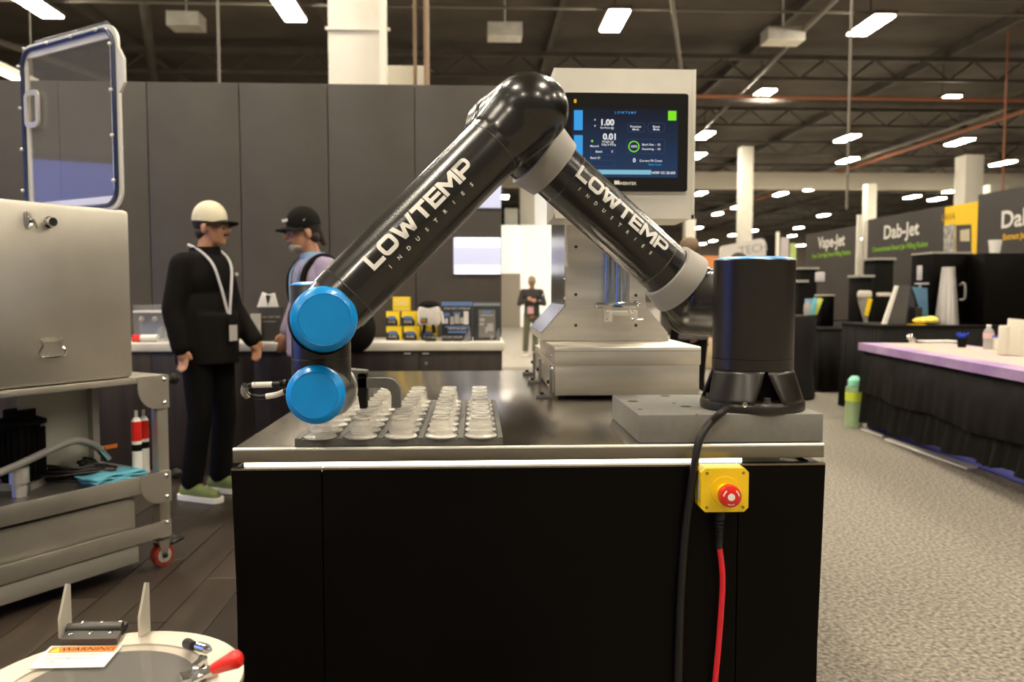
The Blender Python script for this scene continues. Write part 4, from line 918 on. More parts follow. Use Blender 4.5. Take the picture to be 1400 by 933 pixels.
for i, (x0, x1, lab) in enumerate(((581, 596, 'under the cushion'), (604, 617, 'left of two'), (618.5, 632, 'right of two'))):
    y = 5.56; a = AY(x0, 460, y); c = AY(x1, 458.5, y)
    t = thing('price_placard', 'small black counter placard with pale lettering, %s' % lab, 'sign', (a.x, y, ZCT), 'black placards on the counter')
    build('card', MB().box2((a.x, y, ZCT), (c.x, y + .012, c.z - .002)), YBK_, t, smooth=False)
    build('print_text', MB().mesh(txt('2 OZ JAR', .017), frame(((a.x + c.x) / 2, y - .001, ZCT + .028), (1, 0, 0), (0, 0, 1))), PW, t, smooth=False)
for i, (px, h) in enumerate(((641, .10), (672, .05), (681, .09), (637, .05))):
    y = 5.54; p = AY(px, 464, y)
    solo('sample_vial', MB().lathe([(0, 0), (.014, 0), (.014, h * .6), (.006, h * .75), (.006, h), (0, h)], (p.x, y, ZCT), n=16), ACR, 'small clear vial in front of the display cartons, %s' % ('tall one beside the left carton', 'squat one before the right carton', 'tall one at the counter end', 'squat one beside the left carton')[i], 'vial', (p.x, y, ZCT), 'clear vials on the counter')
# left end: clear case, red and white roll, jars
y = 5.7; a = AY(183, 462, y); c = AY(222, 417, y)
t = thing('clear_display_case', 'clear acrylic display case left of the man in the cream cap', 'display case', (a.x, y, ZCT))
build('case', MB().box2((a.x, y, ZCT), (c.x, y + .14, c.z)), ACR, t, smooth=False); build('shelf', MB().box2((a.x, y - .004, c.z - .055), (c.x, y + .14, c.z - .04)), PW, t, smooth=False)
build('card', MB().box2((a.x + .02, y + .05, ZCT + .02), (c.x - .03, y + .054, c.z - .07)), mat('case_card', (.15, .17, .24), .4), t, smooth=False)
for k in range(2): build('sample', MB().sph((a.x + .05 + k * .09, y + .02, c.z - .10), .02, 14, 10), PGR, t)
y = 5.56; p = AY(182, 463, y); q = AY(216, 463, y)
t = thing('cup_sleeve', 'red and white wrapped roll lying on the left end of the counter', 'roll', (p.x, y, ZCT))
build('red_half', MB().cyl((p.x, y, ZCT + .026), ((p.x * .67 + q.x * .33), y, ZCT + .026), .0255, 24), RED, t); build('white_half', MB().cyl((p.x * .67 + q.x * .33, y, ZCT + .026), (q.x, y, ZCT + .026), .0255, 24), WHITE, t)
for i, (px, r_, h) in enumerate(((222, .035, .10), (234, .04, .13), (229, .025, .06))):
    y = 5.6 + .05 * i; p = AY(px, 462, y); solo('clear_jar', MB().lathe([(0, 0), (r_, 0), (r_, h * .8), (r_ * .7, h * .9), (r_ * .7, h), (0, h)], (p.x, y, ZCT), n=20), ACR, 'clear sample jar by the elbow of the man in the cream cap, %s' % ('left one', 'tallest one', 'smallest one')[i], 'jar', (p.x, y, ZCT), 'clear jars at the left of the counter')
# black box with tissue between the men, small dark speaker box
y = 5.62; a = AY(354, 466, y); c = AY(383, 420, y)
t = thing('black_gift_bag', 'black box bag with white tissue between the two men', 'bag', (a.x, y, ZCT))
build('bag', MB().box2((a.x, y, ZCT), (c.x, y + .10, c.z), bev=.004), YBK_, t); build('print_text', MB().mesh(txt('DARK MATTER', .022), frame(((a.x + c.x) / 2, y - .001, c.z - .07), (1, 0, 0), (0, 0, 1))).box(((a.x + c.x) / 2, y - .001, c.z - .10), (.09, .001, .004)), PGR, t, smooth=False)
for (dx, rz, hh) in ((.03, .35, .11), (.08, -.25, .10)):
    build('tissue', MB().box((a.x + dx, y + .05, c.z + .04), (.07, .012, hh), rot=Euler((0, rz, 0)), bev=.003), WHITE, t, label='white tissue paper')
y = 5.62; a = AY(346, 466, y); solo('small_carton', MB().box2((a.x, y - .06, ZCT), (a.x + .06, y, ZCT + .19), bev=.002), PGR, 'small grey carton beside the black bag', 'box', (a.x, y - .06, ZCT))
y = 5.7; a = AY(386, 466, y); solo('blue_yellow_carton', MB().box2((a.x, y, ZCT), (a.x + .09, y + .06, ZCT + .14), bev=.002), BLP, 'small blue carton behind the bearded man', 'box', (a.x, y, ZCT))
# reflected glow at the wall right end, built as added emissive slabs
def glow_patch(x0, x1, y0, y1, lab, bands):
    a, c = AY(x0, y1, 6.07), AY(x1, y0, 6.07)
    t = thing('wall_glow_patch', lab, 'screen', ((a.x + c.x) / 2, 6.08, a.z), 'emissive patches imitating glow on the booth wall')  # no real screen: the slab imitates light reflected off the wall
    build('glow_body', MB().box2((a.x, 6.075, a.z), (c.x, 6.098, c.z), bev=.004), mat('glow_lav', (.5, .5, .6), .4, emit=(.50, .52, .72), estr=.8), t)
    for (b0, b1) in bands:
        A, C = AY(x0 + 2, b1, 6.07), AY(x1 - 1, b0, 6.07); build('bright_band', MB().box2((A.x, 6.07, A.z), (C.x, 6.076, C.z), bev=.002), mat('glow_white', (.9, .9, .95), .4, emit=(.90, .93, 1), estr=1.1), t)
glow_patch(620, 685, 325, 375, 'lavender patch imitating reflected glow on the wall, with two white bands', ((325, 338), (363, 375)))
glow_patch(640, 685, 235, 284, 'pale lavender patch imitating reflected glow on the wall above, behind the robot forearm', ())

# ================================================================== MIDDLE DISTANCE
WBX = mat('white_booth_wall', (.85, .83, .76), .6, emit=(1, .97, .88), estr=.55)  # emission stands in for strong hall light on plain white walls
def slab(name, x0, x1, y0, yb_, y, d, m, label, cat, zb=None, group=None):
    a, c = AY(x0, yb_, y), AY(x1, y0, y); z0_ = zb if zb is not None else a.z
    return solo(name, MB().box2((a.x, y, z0_), (c.x, y + d, c.z), bev=.004), m, label, cat, ((a.x + c.x) / 2, y, z0_), group)
slab('white_booth_wall', 711, 758, 308, 444, 29.5, .4, WBX, 'tall white booth wall with added glow behind the distant man in green trousers', 'booth wall', -.012)
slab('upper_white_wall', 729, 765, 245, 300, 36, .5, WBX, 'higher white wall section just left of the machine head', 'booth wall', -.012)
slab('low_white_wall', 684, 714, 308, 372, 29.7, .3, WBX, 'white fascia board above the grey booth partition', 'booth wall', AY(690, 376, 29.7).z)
slab('grey_partition', 684, 711.5, 374, 444, 29.4, .2, mat('warm_grey', (.36, .32, .26), .7), 'warm grey partition beside the tall white booth wall', 'partition', -.012)
slab('teal_banner', 690, 708, 285, 380, 33, .1, mat('teal_banner', (.35, .48, .40), .6, 0, nscale=.8, col2=(.62, .58, .5)), 'tall pale teal banner between wall end and column', 'banner', -.012)
# right-middle
t = thing('rounded_banner', 'white banner with rounded corners behind the robot base column', 'banner', AY(1016, 400, 15))
a, c = AY(985, 380, 15), AY(1047, 326, 15)
bp_ = [(985, 380), (985, 343), (986, 338), (990, 336), (1040, 326), (1045, 328), (1047, 333), (1048, 380)]
build('panel', MB().prism([AY(*q, 15) for q in bp_], (0, .08, 0)), mat('banner_white', (.72, .68, .62), .6), t, smooth=False)
build('lettering', MB().mesh(txt('TECH', .22), frame(AY(1030, 341, 14.99), (1, 0, .17), (0, 0, 1))), mat('banner_grey', (.35, .33, .36), .6), t, smooth=False)
build('stand', MB().box2((AY(1016, 380, 15).x - .04, 15, 0), (AY(1016, 380, 15).x + .04, 15.05, AY(1016, 379, 15).z)), PIPE, t)
solo('orange_counter', MB().box2((AY(950, 380, 17).x, 17, 0), (AY(986, 380, 17).x, 17.6, AY(968, 350, 17).z)), mat('orange_board', (.70, .25, .08), .6), 'orange fronted counter behind the robot shoulder', 'counter', (AY(968, 380, 17).x, 17, 0))
slab('dark_partition', 1047, 1062, 322, 400, 17, .2, BLKMAT, 'dark partition right of the rounded white banner', 'partition', 0)
slab('white_post', 1061, 1066, 317, 400, 16.4, .08, WHITEP, 'slim white post beside the dark partition', 'post', 0)
slab('pale_poster', 1067, 1079, 325, 400, 17.6, .06, mat('poster_pale', (.52, .47, .48), .6), 'pale lilac poster board right of the slim white post', 'poster', 0)
slab('lime_poster', 1080, 1089, 333, 400, 18, .06, mat('poster_lime', (.45, .55, .18), .6), 'lime green poster board next to the pale lilac one', 'poster', 0)
slab('cream_crate', 959, 976, 464, 489, 13.0, .4, mat('cream_box', (.62, .50, .30), .7), 'cream crate on the aisle floor between machine and robot', 'crate', 0)

# ---------------------------------------------------------------- right booths
XW = 6.45
SIGN = mat('sign_fabric', (.036, .030, .026), .7, 0, .06, 3)
GRN = mat('sign_green', (.20, .42, .02), .6); ORG = mat('sign_orange', (.75, .42, .02), .6)
def wallspan(px0, px1, z1, lab, name='booth_sign_wall'):
    def yx(px):   # depth where the wall plane X=XW meets this column
        d = ray(px, 400); return (XW / d.x) * d.y
    y0, y1 = yx(px1), yx(px0)
    t = thing(name, lab, 'booth wall', (XW, (y0 + y1) / 2, 0), 'dark booth walls with hanging lettering')
    build('fabric_wall', MB().box2((XW, y0, 0), (XW + .06, y1, z1), bev=.003), SIGN, t)
    return t, y0, y1
def wtext(t, s, px, py, size, m, bold=0.0, sx=1.0):
    p = AP(px, py, V((XW - .004, 0, 0)), V((1, 0, 0)))
    M = frame(p, (0, -1, 0), (0, 0, 1)) @ Matrix.Diagonal((sx, 1, 1, 1))
    build('lettering', MB().mesh(txt(s, size, 0, bold), M), m, t, smooth=False)
t, *_ = wallspan(1100, 1170, 2.38, 'dark booth wall lettered Vape-Jet, farthest of three'); wtext(t, 'Vape-Jet', 1136, 331, .29, PW, .02, 1.1); wtext(t, 'Vape Cartridge Smart Filling Robots', 1135, 348, .11, GRN, .02, 1.0)
t, *_ = wallspan(1184, 1287, 2.44, 'dark booth wall lettered Dab-Jet in the middle'); wtext(t, 'Dab-Jet', 1231, 316, .29, PW, .02, 1.15); wtext(t, 'Concentrate Smart Jar Filling Robot', 1228, 338, .11, GRN, .02, 1.0)
t, *_ = wallspan(1333, 1460, 2.50, 'dark booth wall lettered Dab- at the right edge'); wtext(t, 'Dab-Jet', 1407, 297, .29, PW, .02, 1.15); wtext(t, 'Extract Jar Filling Robot', 1408, 321, .10, ORG, .02, 1.0)
d_ = ray(1288, 400); yA = XW / d_.x * d_.y; d_ = ray(1334, 400); yB_ = XW / d_.x * d_.y
t = thing('yellow_poster', 'yellow poster panel with product photos between two dark booth walls', 'poster', (XW, (yA + yB_) / 2, 0))
build('board', MB().box2((XW, yB_, 0), (XW + .05, yA, 2.42)), mat('poster_yellow', (.85, .55, .02), .6), t, smooth=False)
def pq(px, py): return AP(px, py, V((XW - .003, 0, 0)), V((1, 0, 0)))
build('photo_patch', MB().quad(pq(1290, 345), pq(1290, 309), pq(1306, 306), pq(1306, 345)), mat('poster_grey', (.32, .31, .29), .6, 0, .5, 14), t, smooth=False)
build('photo_patch', MB().quad(pq(1307, 345), pq(1307, 308), pq(1328, 307), pq(1328, 345)), mat('poster_dark', (.05, .045, .045), .6), t, smooth=False)
build('photo_patch', MB().quad(*[q - V((.003, 0, 0)) for q in (pq(1313, 330), pq(1313, 315), pq(1326, 313), pq(1326, 330))]), mat('poster_cream', (.55, .48, .32), .6), t, smooth=False)
build('lettering', MB().mesh(txt('LAVA', .13, 0, .01), frame(pq(1297, 297) - V((.003, 0, 0)), (0, -1, 0), (0, 0, 1))), mat('poster_ink', (.45, .25, .01), .6), t, smooth=False)
for (px, py0, py1, lab) in ((1173, 300, 448, 'left'), (1182, 300, 448, 'right')):
    p = AY(px, 400, 12.6 if px < 1180 else 13.6)
    solo('frame_pole', MB().box2((p.x - .03, p.y, 0), (p.x + .03, p.y + .05, 2.48)), WHITEP, '%s one of two slim aluminium poles between the booth walls' % lab, 'pole', (p.x, p.y, 0), 'aluminium booth poles')
# far black skirted table + things
def skirt_table(name, lab, x0, x1, y0, y1, z, topm, n=5):
    t = thing(name, lab, 'table', ((x0 + x1) / 2, y0, 0))
    b = MB(); P = []
    N = 60; per = [(x0, y0 + (y1 - y0) * (1 - k / N), 'l') for k in range(N + 1)] + [(x0 + (x1 - x0) * k / N, y0, 'f') for k in range(1, N + 1)]
    lo = []; hi = []
    for i, (x, y, s) in enumerate(per):
        a = .018 * math.sin(i * 1.25) + .010 * math.sin(i * .43)
        lo.append(b.b.verts.new((x - (a + .012 if s == 'l' else 0), y - (a + .012 if s == 'f' else 0), .03))); hi.append(b.b.verts.new((x - .003, y - .003, z - .012)))
    for i in range(len(per) - 1): b.b.faces.new((lo[i], lo[i + 1], hi[i + 1], hi[i]))
    o = build('skirt', b, BLKMAT, t, ang=80); md = o.modifiers.new('thickness', 'SOLIDIFY'); md.thickness = .004
    build('tabletop', MB().box2((x0 - .01, y0 - .01, z - .03), (x1, y1, z), bev=.008), topm, t)
    for (x, y) in ((x0 + .1, y0 + .1), (x1 - .1, y0 + .1), (x0 + .1, y1 - .1), (x1 - .1, y1 - .1)): build('leg', MB().cyl((x, y, 0), (x, y, z - .03), .015, 10), PIPE, t)
    return t
skirt_table('far_table', 'black draped table standing behind the round cocktail table', 4.28, 6.3, 9.8, 13.2, .80, BLKMAT)
skirt_table('display_table', 'black draped display table behind the purple topped table', 3.95, 6.3, 7.65, 8.5, .93, BLKMAT)
# cocktail table
p0, p1 = AY(1040, 500, 9.0).x, AY(1131, 500, 9.0).x; xc_ = (p0 + p1) / 2; R_ = (p1 - p0) / 2; ztp = AY(1100, 432, 9.0).z
t = thing('cocktail_table', 'round high table in a fitted black cover beside the robot column', 'table', (xc_, 9.0 + R_, 0))
build('cover', MB().lathe([(R_ * .97, 0.01), (R_, .03), (R_ * .92, .35), (R_ * .93, ztp * .65), (R_, ztp - .03), (R_ * .97, ztp - .003), (0, ztp)], (xc_, 9.0 + R_, 0), n=48), mat('stretch_black', (.013, .011, .010), .75, spec=.2), t)
build('logo_print', MB().mesh(txt('*', .5), frame(V((xc_ - .12 + 0, 9.0 + .006, .42)), (1, 0, 0), (0, 0, 1))), PW, t, smooth=False)
# purple topped table
t0 = AZ(1182, 469, .79); t1 = AZ(1400, 506, .79); dv = (t1 - t0); dv.normalize(); pv = V((-dv.y, dv.x, 0));
if pv.x < 0: pv = -pv
def TP(s, w_, z): return V((t0.x, t0.y, 0)) + dv * s + pv * w_ + V((0, 0, z))
pt = thing('purple_table', 'long table with purple cloth top and gathered black skirt', 'table', TP(0, 0, 0))
LN = 3.4
PUR = mat('lilac_cloth', (.30, .17, .42), .7, 0, nscale=2.5, col2=(.46, .34, .52))
PRT = mat('runner_print', (.50, .42, .20), .7, 0, nscale=7, stretch=(4, 1, 1), col2=(.46, .36, .48))
build('tabletop', MB().prism([TP(-.01, -.052, .725), TP(LN, -.052, .725), TP(LN, .78, .725), TP(-.01, .78, .725)], (0, 0, .065)), PUR, pt, smooth=False)
build('runner', MB().prism([TP(.03, .10, .7905), TP(LN, .10, .7905), TP(LN, .70, .7905), TP(.03, .70, .7905)], (0, 0, .001)), PRT, pt, smooth=False)
b = MB(); N = 150; lo = []; md_ = []; hi = []
for i in range(N + 1):
    s = LN * i / N; a = .030 * math.sin(i * .9) * abs(math.sin(i * .23)) + .012 * math.sin(i * 2.1)
    lo.append(b.b.verts.new(TP(s, -.035 + a, .055 + .042 * s + .015 * math.sin(i * .3)))); hi.append(b.b.verts.new(TP(s, -.004, .38)))
for i in range(N): b.b.faces.new((lo[i], lo[i + 1], hi[i + 1], hi[i]))
o = build('skirt', b, BLKMAT, pt, ang=80)
b = MB(); lo = []; hi = []
for i in range(N + 1):
    s = LN * i / N; a = .008 * math.sin(i * .33) + .004 * math.sin(i * .9)
    lo.append(b.b.verts.new(TP(s, -.045 + a, .34 + .015 * math.sin(i * .12)))); hi.append(b.b.verts.new(TP(s, -.006, .765)))
for i in range(N): b.b.faces.new((lo[i], lo[i + 1], hi[i + 1], hi[i]))
o = build('overlay_cloth', b, mat('black_overlay', (.006, .0045, .004), .65, spec=.2), pt, ang=80); md = o.modifiers.new('thickness', 'SOLIDIFY'); md.thickness = .003
build('end_cloth', MB().prism([TP(0, 0, .05), TP(0, .78, .05), TP(0, .78, .76), TP(0, 0, .76)], -dv * .004), BLKMAT, pt, smooth=False)
for (s, w_) in ((.06, .04), (.06, .72), (LN - .1, .04), (LN - .1, .72)): build('leg', MB().cyl(TP(s, w_, 0), TP(s, w_, .75), .016, 10), mat('leg_blue', (.10, .14, .30), .4), pt)
solo('blue_floor_mat', MB().prism([AZ(1184, 585, .001), AZ(1335, 639, .001), AZ(1420, 672, .001), AZ(1420, 672, .001) + pv * .9, AZ(1184, 585, .001) + pv * .7], (0, 0, .005)), mat('blue_mat', (.09, .10, .42), .8, 0, .1, 30), 'blue floor mat lying under the purple table', 'mat', TP(0, 0, .001), smooth=False)
q = [AZ(x, y, .008) for x, y in ((1210, 602), (1214, 608), (1325, 642), (1337, 640))]
solo('white_floor_strip', MB().prism([AZ(1209, 602, .0085), AZ(1322, 642.5, .0085), AZ(1337, 640, .0085), AZ(1216, 601, .0085)], (0, 0, .012)), WHITE, 'white plastic strip lying on the carpet before the purple table', 'strip', q[0], smooth=False)
solo('thin_floor_strip', MB().prism([AZ(1176, 588, .0085), AZ(1206, 598, .0085), AZ(1208, 596, .0085), AZ(1179, 586, .0085)], (0, 0, .01)), WHITE, 'short white strip on the carpet at the purple table corner', 'strip', AZ(1176, 588, .0085), smooth=False)
# cup stack / bottle sleeve on floor
p = AZ(1167, 584, 0.001)
t = thing('stacked_jug', 'translucent green plastic jug standing on the carpet by the table', 'jug', (p.x, p.y, .001))
w_ = .075
hj = (AY(1167, 526, p.y).z)
b = MB()
build('jug_body', MB().lathe([(0, 0), (w_, 0)] + [(w_ * (1 + .06 * (k % 2)), .01 + (hj - .03) * k / 10) for k in range(11)] + [(0, hj - .01)], (p.x, p.y, .0015), n=24), mat('jug_green', (.40, .55, .30), .3, alpha=.8), t)
build('jug_top', MB().lathe([(w_ * .8, 0), (w_ * .8, .05), (w_ * .4, .09), (0, .09)], (p.x + .0, p.y, hj - .01), n=20), mat('jug_mint', (.30, .75, .55), .35), t)
build('jug_label', MB().cyl((p.x, p.y, hj * .62), (p.x, p.y, hj * .82), w_ * 1.07, 24), mat('jug_lime', (.60, .70, .05), .5), t)
# items on purple table
ZPT = .7918
def onp(px, py, z=ZPT): return AZ(px, py, z)
p = onp(1351, 478); t = thing('water_bottle', 'clear water bottle with pink label on the purple table', 'bottle', (p.x, p.y, ZPT)); k = 1100 / p.y; h = 35 / k; r_ = 6.8 / k
build('bottle', MB().lathe([(0, 0), (r_, 0), (r_, h * .25), (r_ * .94, h * .3), (r_, h * .35), (r_, h * .72), (r_ * .45, h * .88), (r_ * .4, h * .93), (0, h * .93)], (p.x, p.y, ZPT), n=24), simple_clear('pet', (.75, .73, .70), .1, .45, .8), t)
build('label_band', MB().cyl((p.x, p.y, ZPT + h * .45), (p.x, p.y, ZPT + h * .66), r_ * 1.02, 24), mat('pink_label', (.70, .45, .45), .5), t); build('cap', MB().cyl((p.x, p.y, ZPT + h * .93), (p.x, p.y, ZPT + h), r_ * .45, 16), WHITE, t)
p = onp(1315, 475); k = 1100 / p.y; t = thing('glove_cup', 'dark cup with crumpled blue gloves on the purple table', 'cup', (p.x, p.y, ZPT)); r_ = 6.5 / k; h = 13 / k
build('cup', MB().cone((p.x, p.y, ZPT), (p.x, p.y, ZPT + h), r_ * .8, r_, 20), BLKMAT, t)
b = MB()
for i in range(9): a = i * .7; b.cap((p.x + .3 * r_ * math.cos(a), p.y + .3 * r_ * math.sin(a), ZPT + h), (p.x + r_ * 1.1 * math.cos(a), p.y + r_ * 1.1 * math.sin(a), ZPT + h + (5 + i % 3) / k), .008, .006, 8)
build('glove', b, mat('glove_blue', (.01, .05, .55), .5), t)
p = onp(1370, 479); k = 1100 / p.y; t = thing('lidded_tub', 'white and yellow tub with blue lid beside the water bottle', 'tub', (p.x, p.y, ZPT)); h = 18 / k; r_ = 9 / k
build('tub', MB().box((p.x - r_ * .5, p.y, ZPT + h / 2), (r_, r_ * 1.6, h), bev=.004), WHITE, t); build('tub_side', MB().box((p.x + r_ * .5, p.y, ZPT + h / 2), (r_, r_ * 1.6, h), bev=.004), YEL, t); build('lid', MB().box((p.x, p.y, ZPT + h * 1.05), (r_ * 2.2, r_ * 1.8, h * .14), bev=.003), mat('lid_blue', (.02, .08, .50), .4), t)
p = onp(1392, 487); k = 1100 / p.y
t = thing('white_sign_holder', 'white tilted sign holder at the right edge of the purple table', 'sign', (p.x, p.y, ZPT)); h = 52 / k
build('panel', MB().box((p.x, p.y + .02, ZPT + h / 2), (28 / k, .012, h), rot=Euler((-.12, .10, -.3)), bev=.004), mat('warm_white', (.72, .68, .56), .5), t); build('side_box', MB().box((p.x - 14 / k, p.y + .06, ZPT + h * .42), (8 / k, .08, h * .8), bev=.01), MATS['warm_white'], t)
p = onp(1283, 468); solo('white_tray_lid', MB().box((p.x, p.y, ZPT + .008), (.32, .16, .014), bev=.003), WHITE, 'flat white tray lid near the back of the purple table', 'tray', (p.x, p.y, ZPT))
p = onp(1247, 470); solo('silver_fitting', MB().cyl((p.x, p.y, ZPT), (p.x, p.y, ZPT + .05), .03, 16).sph((p.x - .02, p.y, ZPT + .06), .03, 12, 8), CHROME, 'small silver fitting at the back of the purple table', 'fitting', (p.x, p.y, ZPT))
# machines on the display table (z .93) and far table (.80)
def on(px, py0, py1, y, w_, d_, zbase, name, lab, cat, m, topm=None, group=None, bev=.006):
    p = AY(px, py1, y); top_ = AY(px, py0, y).z; k = 1100 / y
    t = thing(name, lab, cat, (p.x, y + d_ / 2, zbase), group)
    build('body', MB().box2((p.x - w_ / k / 2, y, zbase), (p.x + w_ / k / 2, y + d_, top_), bev=bev), m, t)
    if topm: build('top_plate', MB().box2((p.x - w_ / k / 2 - .005, y - .005, top_), (p.x + w_ / k / 2 + .005, y + d_ + .005, top_ + .02)), topm, t)
    return t, p.x, top_, k
ZD = .931
# big black enclosures
t, x, tp, k = on(1299, 347, 448, 8.02, 56, .40, ZD, 'black_enclosure', 'tall black machine enclosure behind the stack of cups', 'machine', BLKPAN, GREYRING)
build('handle', MB().tube([AY(1312, 390, 7.99), AY(1319, 388, 7.94), AY(1319, 408, 7.94), AY(1312, 410, 7.99)], .012, 8, 3), GREYRING, t)
build('inner_tools', MB().box(AY(1336, 400, 7.98), (.03, .03, .3), rot=Euler((0, .2, 0))).box(AY(1333, 425, 7.98), (.05, .05, .08)), BLKSAT, t)
build('blue_tube', MB().tube([AY(1338, 396, 7.96), AY(1333, 402, 7.94), AY(1338, 414, 7.96)], .006, 8, 3), MATS['glove_blue'], t)
build('bracket', MB().box(AY(1333, 358, 7.97), (.06, .04, .05)), GREYRING, t)
t, x, tp, k = on(1391, 346, 470, 7.72, 102, .28, ZD, 'large_black_enclosure', 'largest black machine enclosure at the right edge of the picture', 'machine', BLKPAN)
# cup on top
p = AY(1360, 346, 7.9); solo('paper_cup', MB().cone((p.x, 7.9, tp + .001), (p.x, 7.9, tp + .001 + 19 / (1100 / 7.9)), .045, .062, 20), WHITE, 'white paper cup on top of the largest black enclosure', 'cup', (p.x, 7.9, tp + .001))
# cone of stacked cups
p = AY(1294, 447, 7.85); k = 1100 / 7.85
t = thing('cup_stack', 'tall tapering stack of translucent cups before the black enclosure', 'cup stack', (p.x, 7.85, ZD)); tz = AY(1294, 365, 7.85).z
prof_ = []
n = 34
for i in range(n): r_ = (16 - 7.5 * i / n) / k; z = (tz - ZD) * i / n; prof_ += [(r_, z), (r_ * .93, z + (tz - ZD) / n * .9)]
build('cups', MB().lathe([(0, 0)] + prof_ + [(0, tz - ZD)], (p.x, 7.85, ZD), n=28), mat('cup_clear', (.38, .36, .34), .3, .2), t)
# yellow bag
p = AY(1265, 444, 7.8); t = thing('yellow_bag', 'crumpled yellow bag lying on the black display table', 'bag', (p.x, 7.8, ZD))
o = build('bag', MB().sph((p.x, 7.8, ZD + .04), (.13, .07, .036), 20, 12).sph((p.x + .05, 7.79, ZD + .045), (.07, .06, .042), 16, 10), mat('bag_yellow', (.95, .70, .12), .5, 0, .2, 14), t)
build('flap', MB().prism([(p.x - .20, 7.74, ZD), (p.x - .04, 7.72, ZD), (p.x - .04, 7.82, ZD), (p.x - .18, 7.82, ZD)], (0, 0, .006)), YEL, t)
# black cases beside purple table (lower front)
on(1248, 450, 473, 7.70, 60, .4, .72, 'black_case', 'low black case on a shelf behind the purple table', 'case', BLKSAT)
# tilted screens / laptops
def panelq(name, lab, pts, y, d, m, cat='screen', edge=None):
    t = thing(name, lab, cat, V((AY(*pts[0], y).x, y, ZD)))
    build('panel', MB().prism([AY(*q, y) for q in pts], (0, d, 0)), m, t, smooth=False)
    if edge: build('edge', MB().prism([AY(*q, y - .01) for q in edge], (0, .03, 0)), WHITE, t, smooth=False)
    return t
panelq('tilted_shield', 'grey tilted shield panel with white edge on the display table', [(1208, 446), (1227, 390), (1244, 390), (1238, 446)], 7.95, .05, mat('shield_grey', (.09, .085, .08), .4), 'shield', [(1206, 446), (1225, 391), (1229, 391), (1212, 446)])
panelq('dark_shield', 'second darker tilted shield beside the grey one', [(1232, 446), (1246, 392), (1252, 392), (1250, 446)], 8.02, .05, mat('shield_dark', (.05, .05, .055), .35), 'shield')
panelq('teal_shield', 'teal and blue film shield right of the dark tilted shield', [(1247, 392), (1268, 394), (1269, 434), (1261, 434), (1250, 400)], 8.0, .02, mat('film_teal', (.10, .30, .32), .4, 0, nscale=3, col2=(.10, .16, .35)), 'shield')
on(1256, 420, 447, 7.9, 10, .1, ZD, 'small_dark_block', 'small dark block standing under the teal shield', 'device', BLKSAT)
p = AY(1258, 388, 8.1); solo('white_nozzle', MB().cyl((p.x, 8.1, ZD), (p.x, 8.1, p.z), .014, 10).box((p.x + .02, 8.1, p.z), (.13, .05, .02)).box((p.x - .01, 8.1, p.z + .11), (.04, .04, .15), bev=.005), mat('cool_white', (.55, .53, .55), .5), 'thin white nozzle stand above the teal shield', 'device', (p.x, 8.1, ZD))
# far-table machines
ZF = .801
def printer(px, y, pyt, w_, lab, yellow=False):
    p = AY(px, 447, y); k = 1100 / y; tz = AY(px, pyt, y).z
    t = thing('filling_robot', lab, 'machine', (p.x, y, ZF), 'dark filling robots on the far tables')
    build('tower', MB().box2((p.x - w_ / k / 2, y + .15, ZF), (p.x + w_ / k / 2, y + .45, tz), bev=.006), BLKMAT, t)
    build('top_plate', MB().box2((p.x - w_ / k / 2 - .02, y + .12, tz), (p.x + w_ / k / 2 + .02, y + .45, tz + .03)), GREYRING, t)
    return t, p.x, tz, k
t, x, tz, k = printer(1110, 11.4, 368, 24, 'dark filling robot farthest left behind the cocktail table')
t, x, tz, k = printer(1214, 10.6, 355, 28, 'tall dark filling robot under the Dab-Jet lettering')
t, x, tz, k = printer(1190, 9.95, 379, 18, 'short dark filling robot with white arm and yellow strip'); 
build('white_arm', MB().box(AY(1182, 403, 10.0), (.16, .12, .10), bev=.03).box(AY(1208, 403, 10.0), (.16, .08, .05), bev=.01), mat('arm_white', (.60, .55, .46), .5), t)
build('neck', MB().cone(AY(1180, 408, 10.02), AY(1184, 444, 10.02), .07, .02, 12), GREYRING, t); build('yellow_strip', MB().box(AY(1187, 420, 9.94), (.05, .02, .22), rot=Euler((0, .22, 0))), YEL, t)
t, x, tz, k = printer(1102, 10.1, 386, 12, 'small dark device with white head on the far table edge')
build('white_head', MB().box(AY(1121, 379, 10.1), (.10, .08, .12), bev=.01), MATS['cool_white'], t); 
on(1131, 405, 447, 10.5, 18, .2, ZF, 'black_screen', 'small black upright screen on the far table', 'screen', BLKPAN, MATS['arm_white'])
# items on cocktail table
zct_ = ztp + .001
p = AZ(1105, 430, zct_); p = V((AY(1105, 430, 9.3).x, 9.3, zct_)); t = thing('toy_figure', 'grey squeeze jar with white blue cap on the cocktail table', 'jar', p)
build('jar', MB().lathe([(0, 0), (.05, 0), (.055, .05), (.05, .12), (.035, .16), (0, .16)], p, n=20), GREYRING, t); build('cap', MB().cyl(p + V((0, 0, .15)), p + V((0, 0, .19)), .04, 20), mat('cap_blue', (.25, .4, .6), .4), t)
for i, (px, m, r_) in enumerate(((1112, mat('pack_cyan', (.15, .55, .65), .5), .2), (1120, mat('pack_lime', (.60, .62, .12), .5), .35), (1117, PW, .15))):
    p = V((AY(px, 430, 9.25).x, 9.25 + i * .04, zct_)); solo('leaflet_pack', MB().box(p + V((0, 0, .10)), (.05, .02, .20), rot=Euler((0, r_, 0)), bev=.003), m, ('cyan', 'lime', 'white')[i] + ' leaflet pack leaning on the cocktail table', 'leaflet', p, 'leaflet packs on the cocktail table')

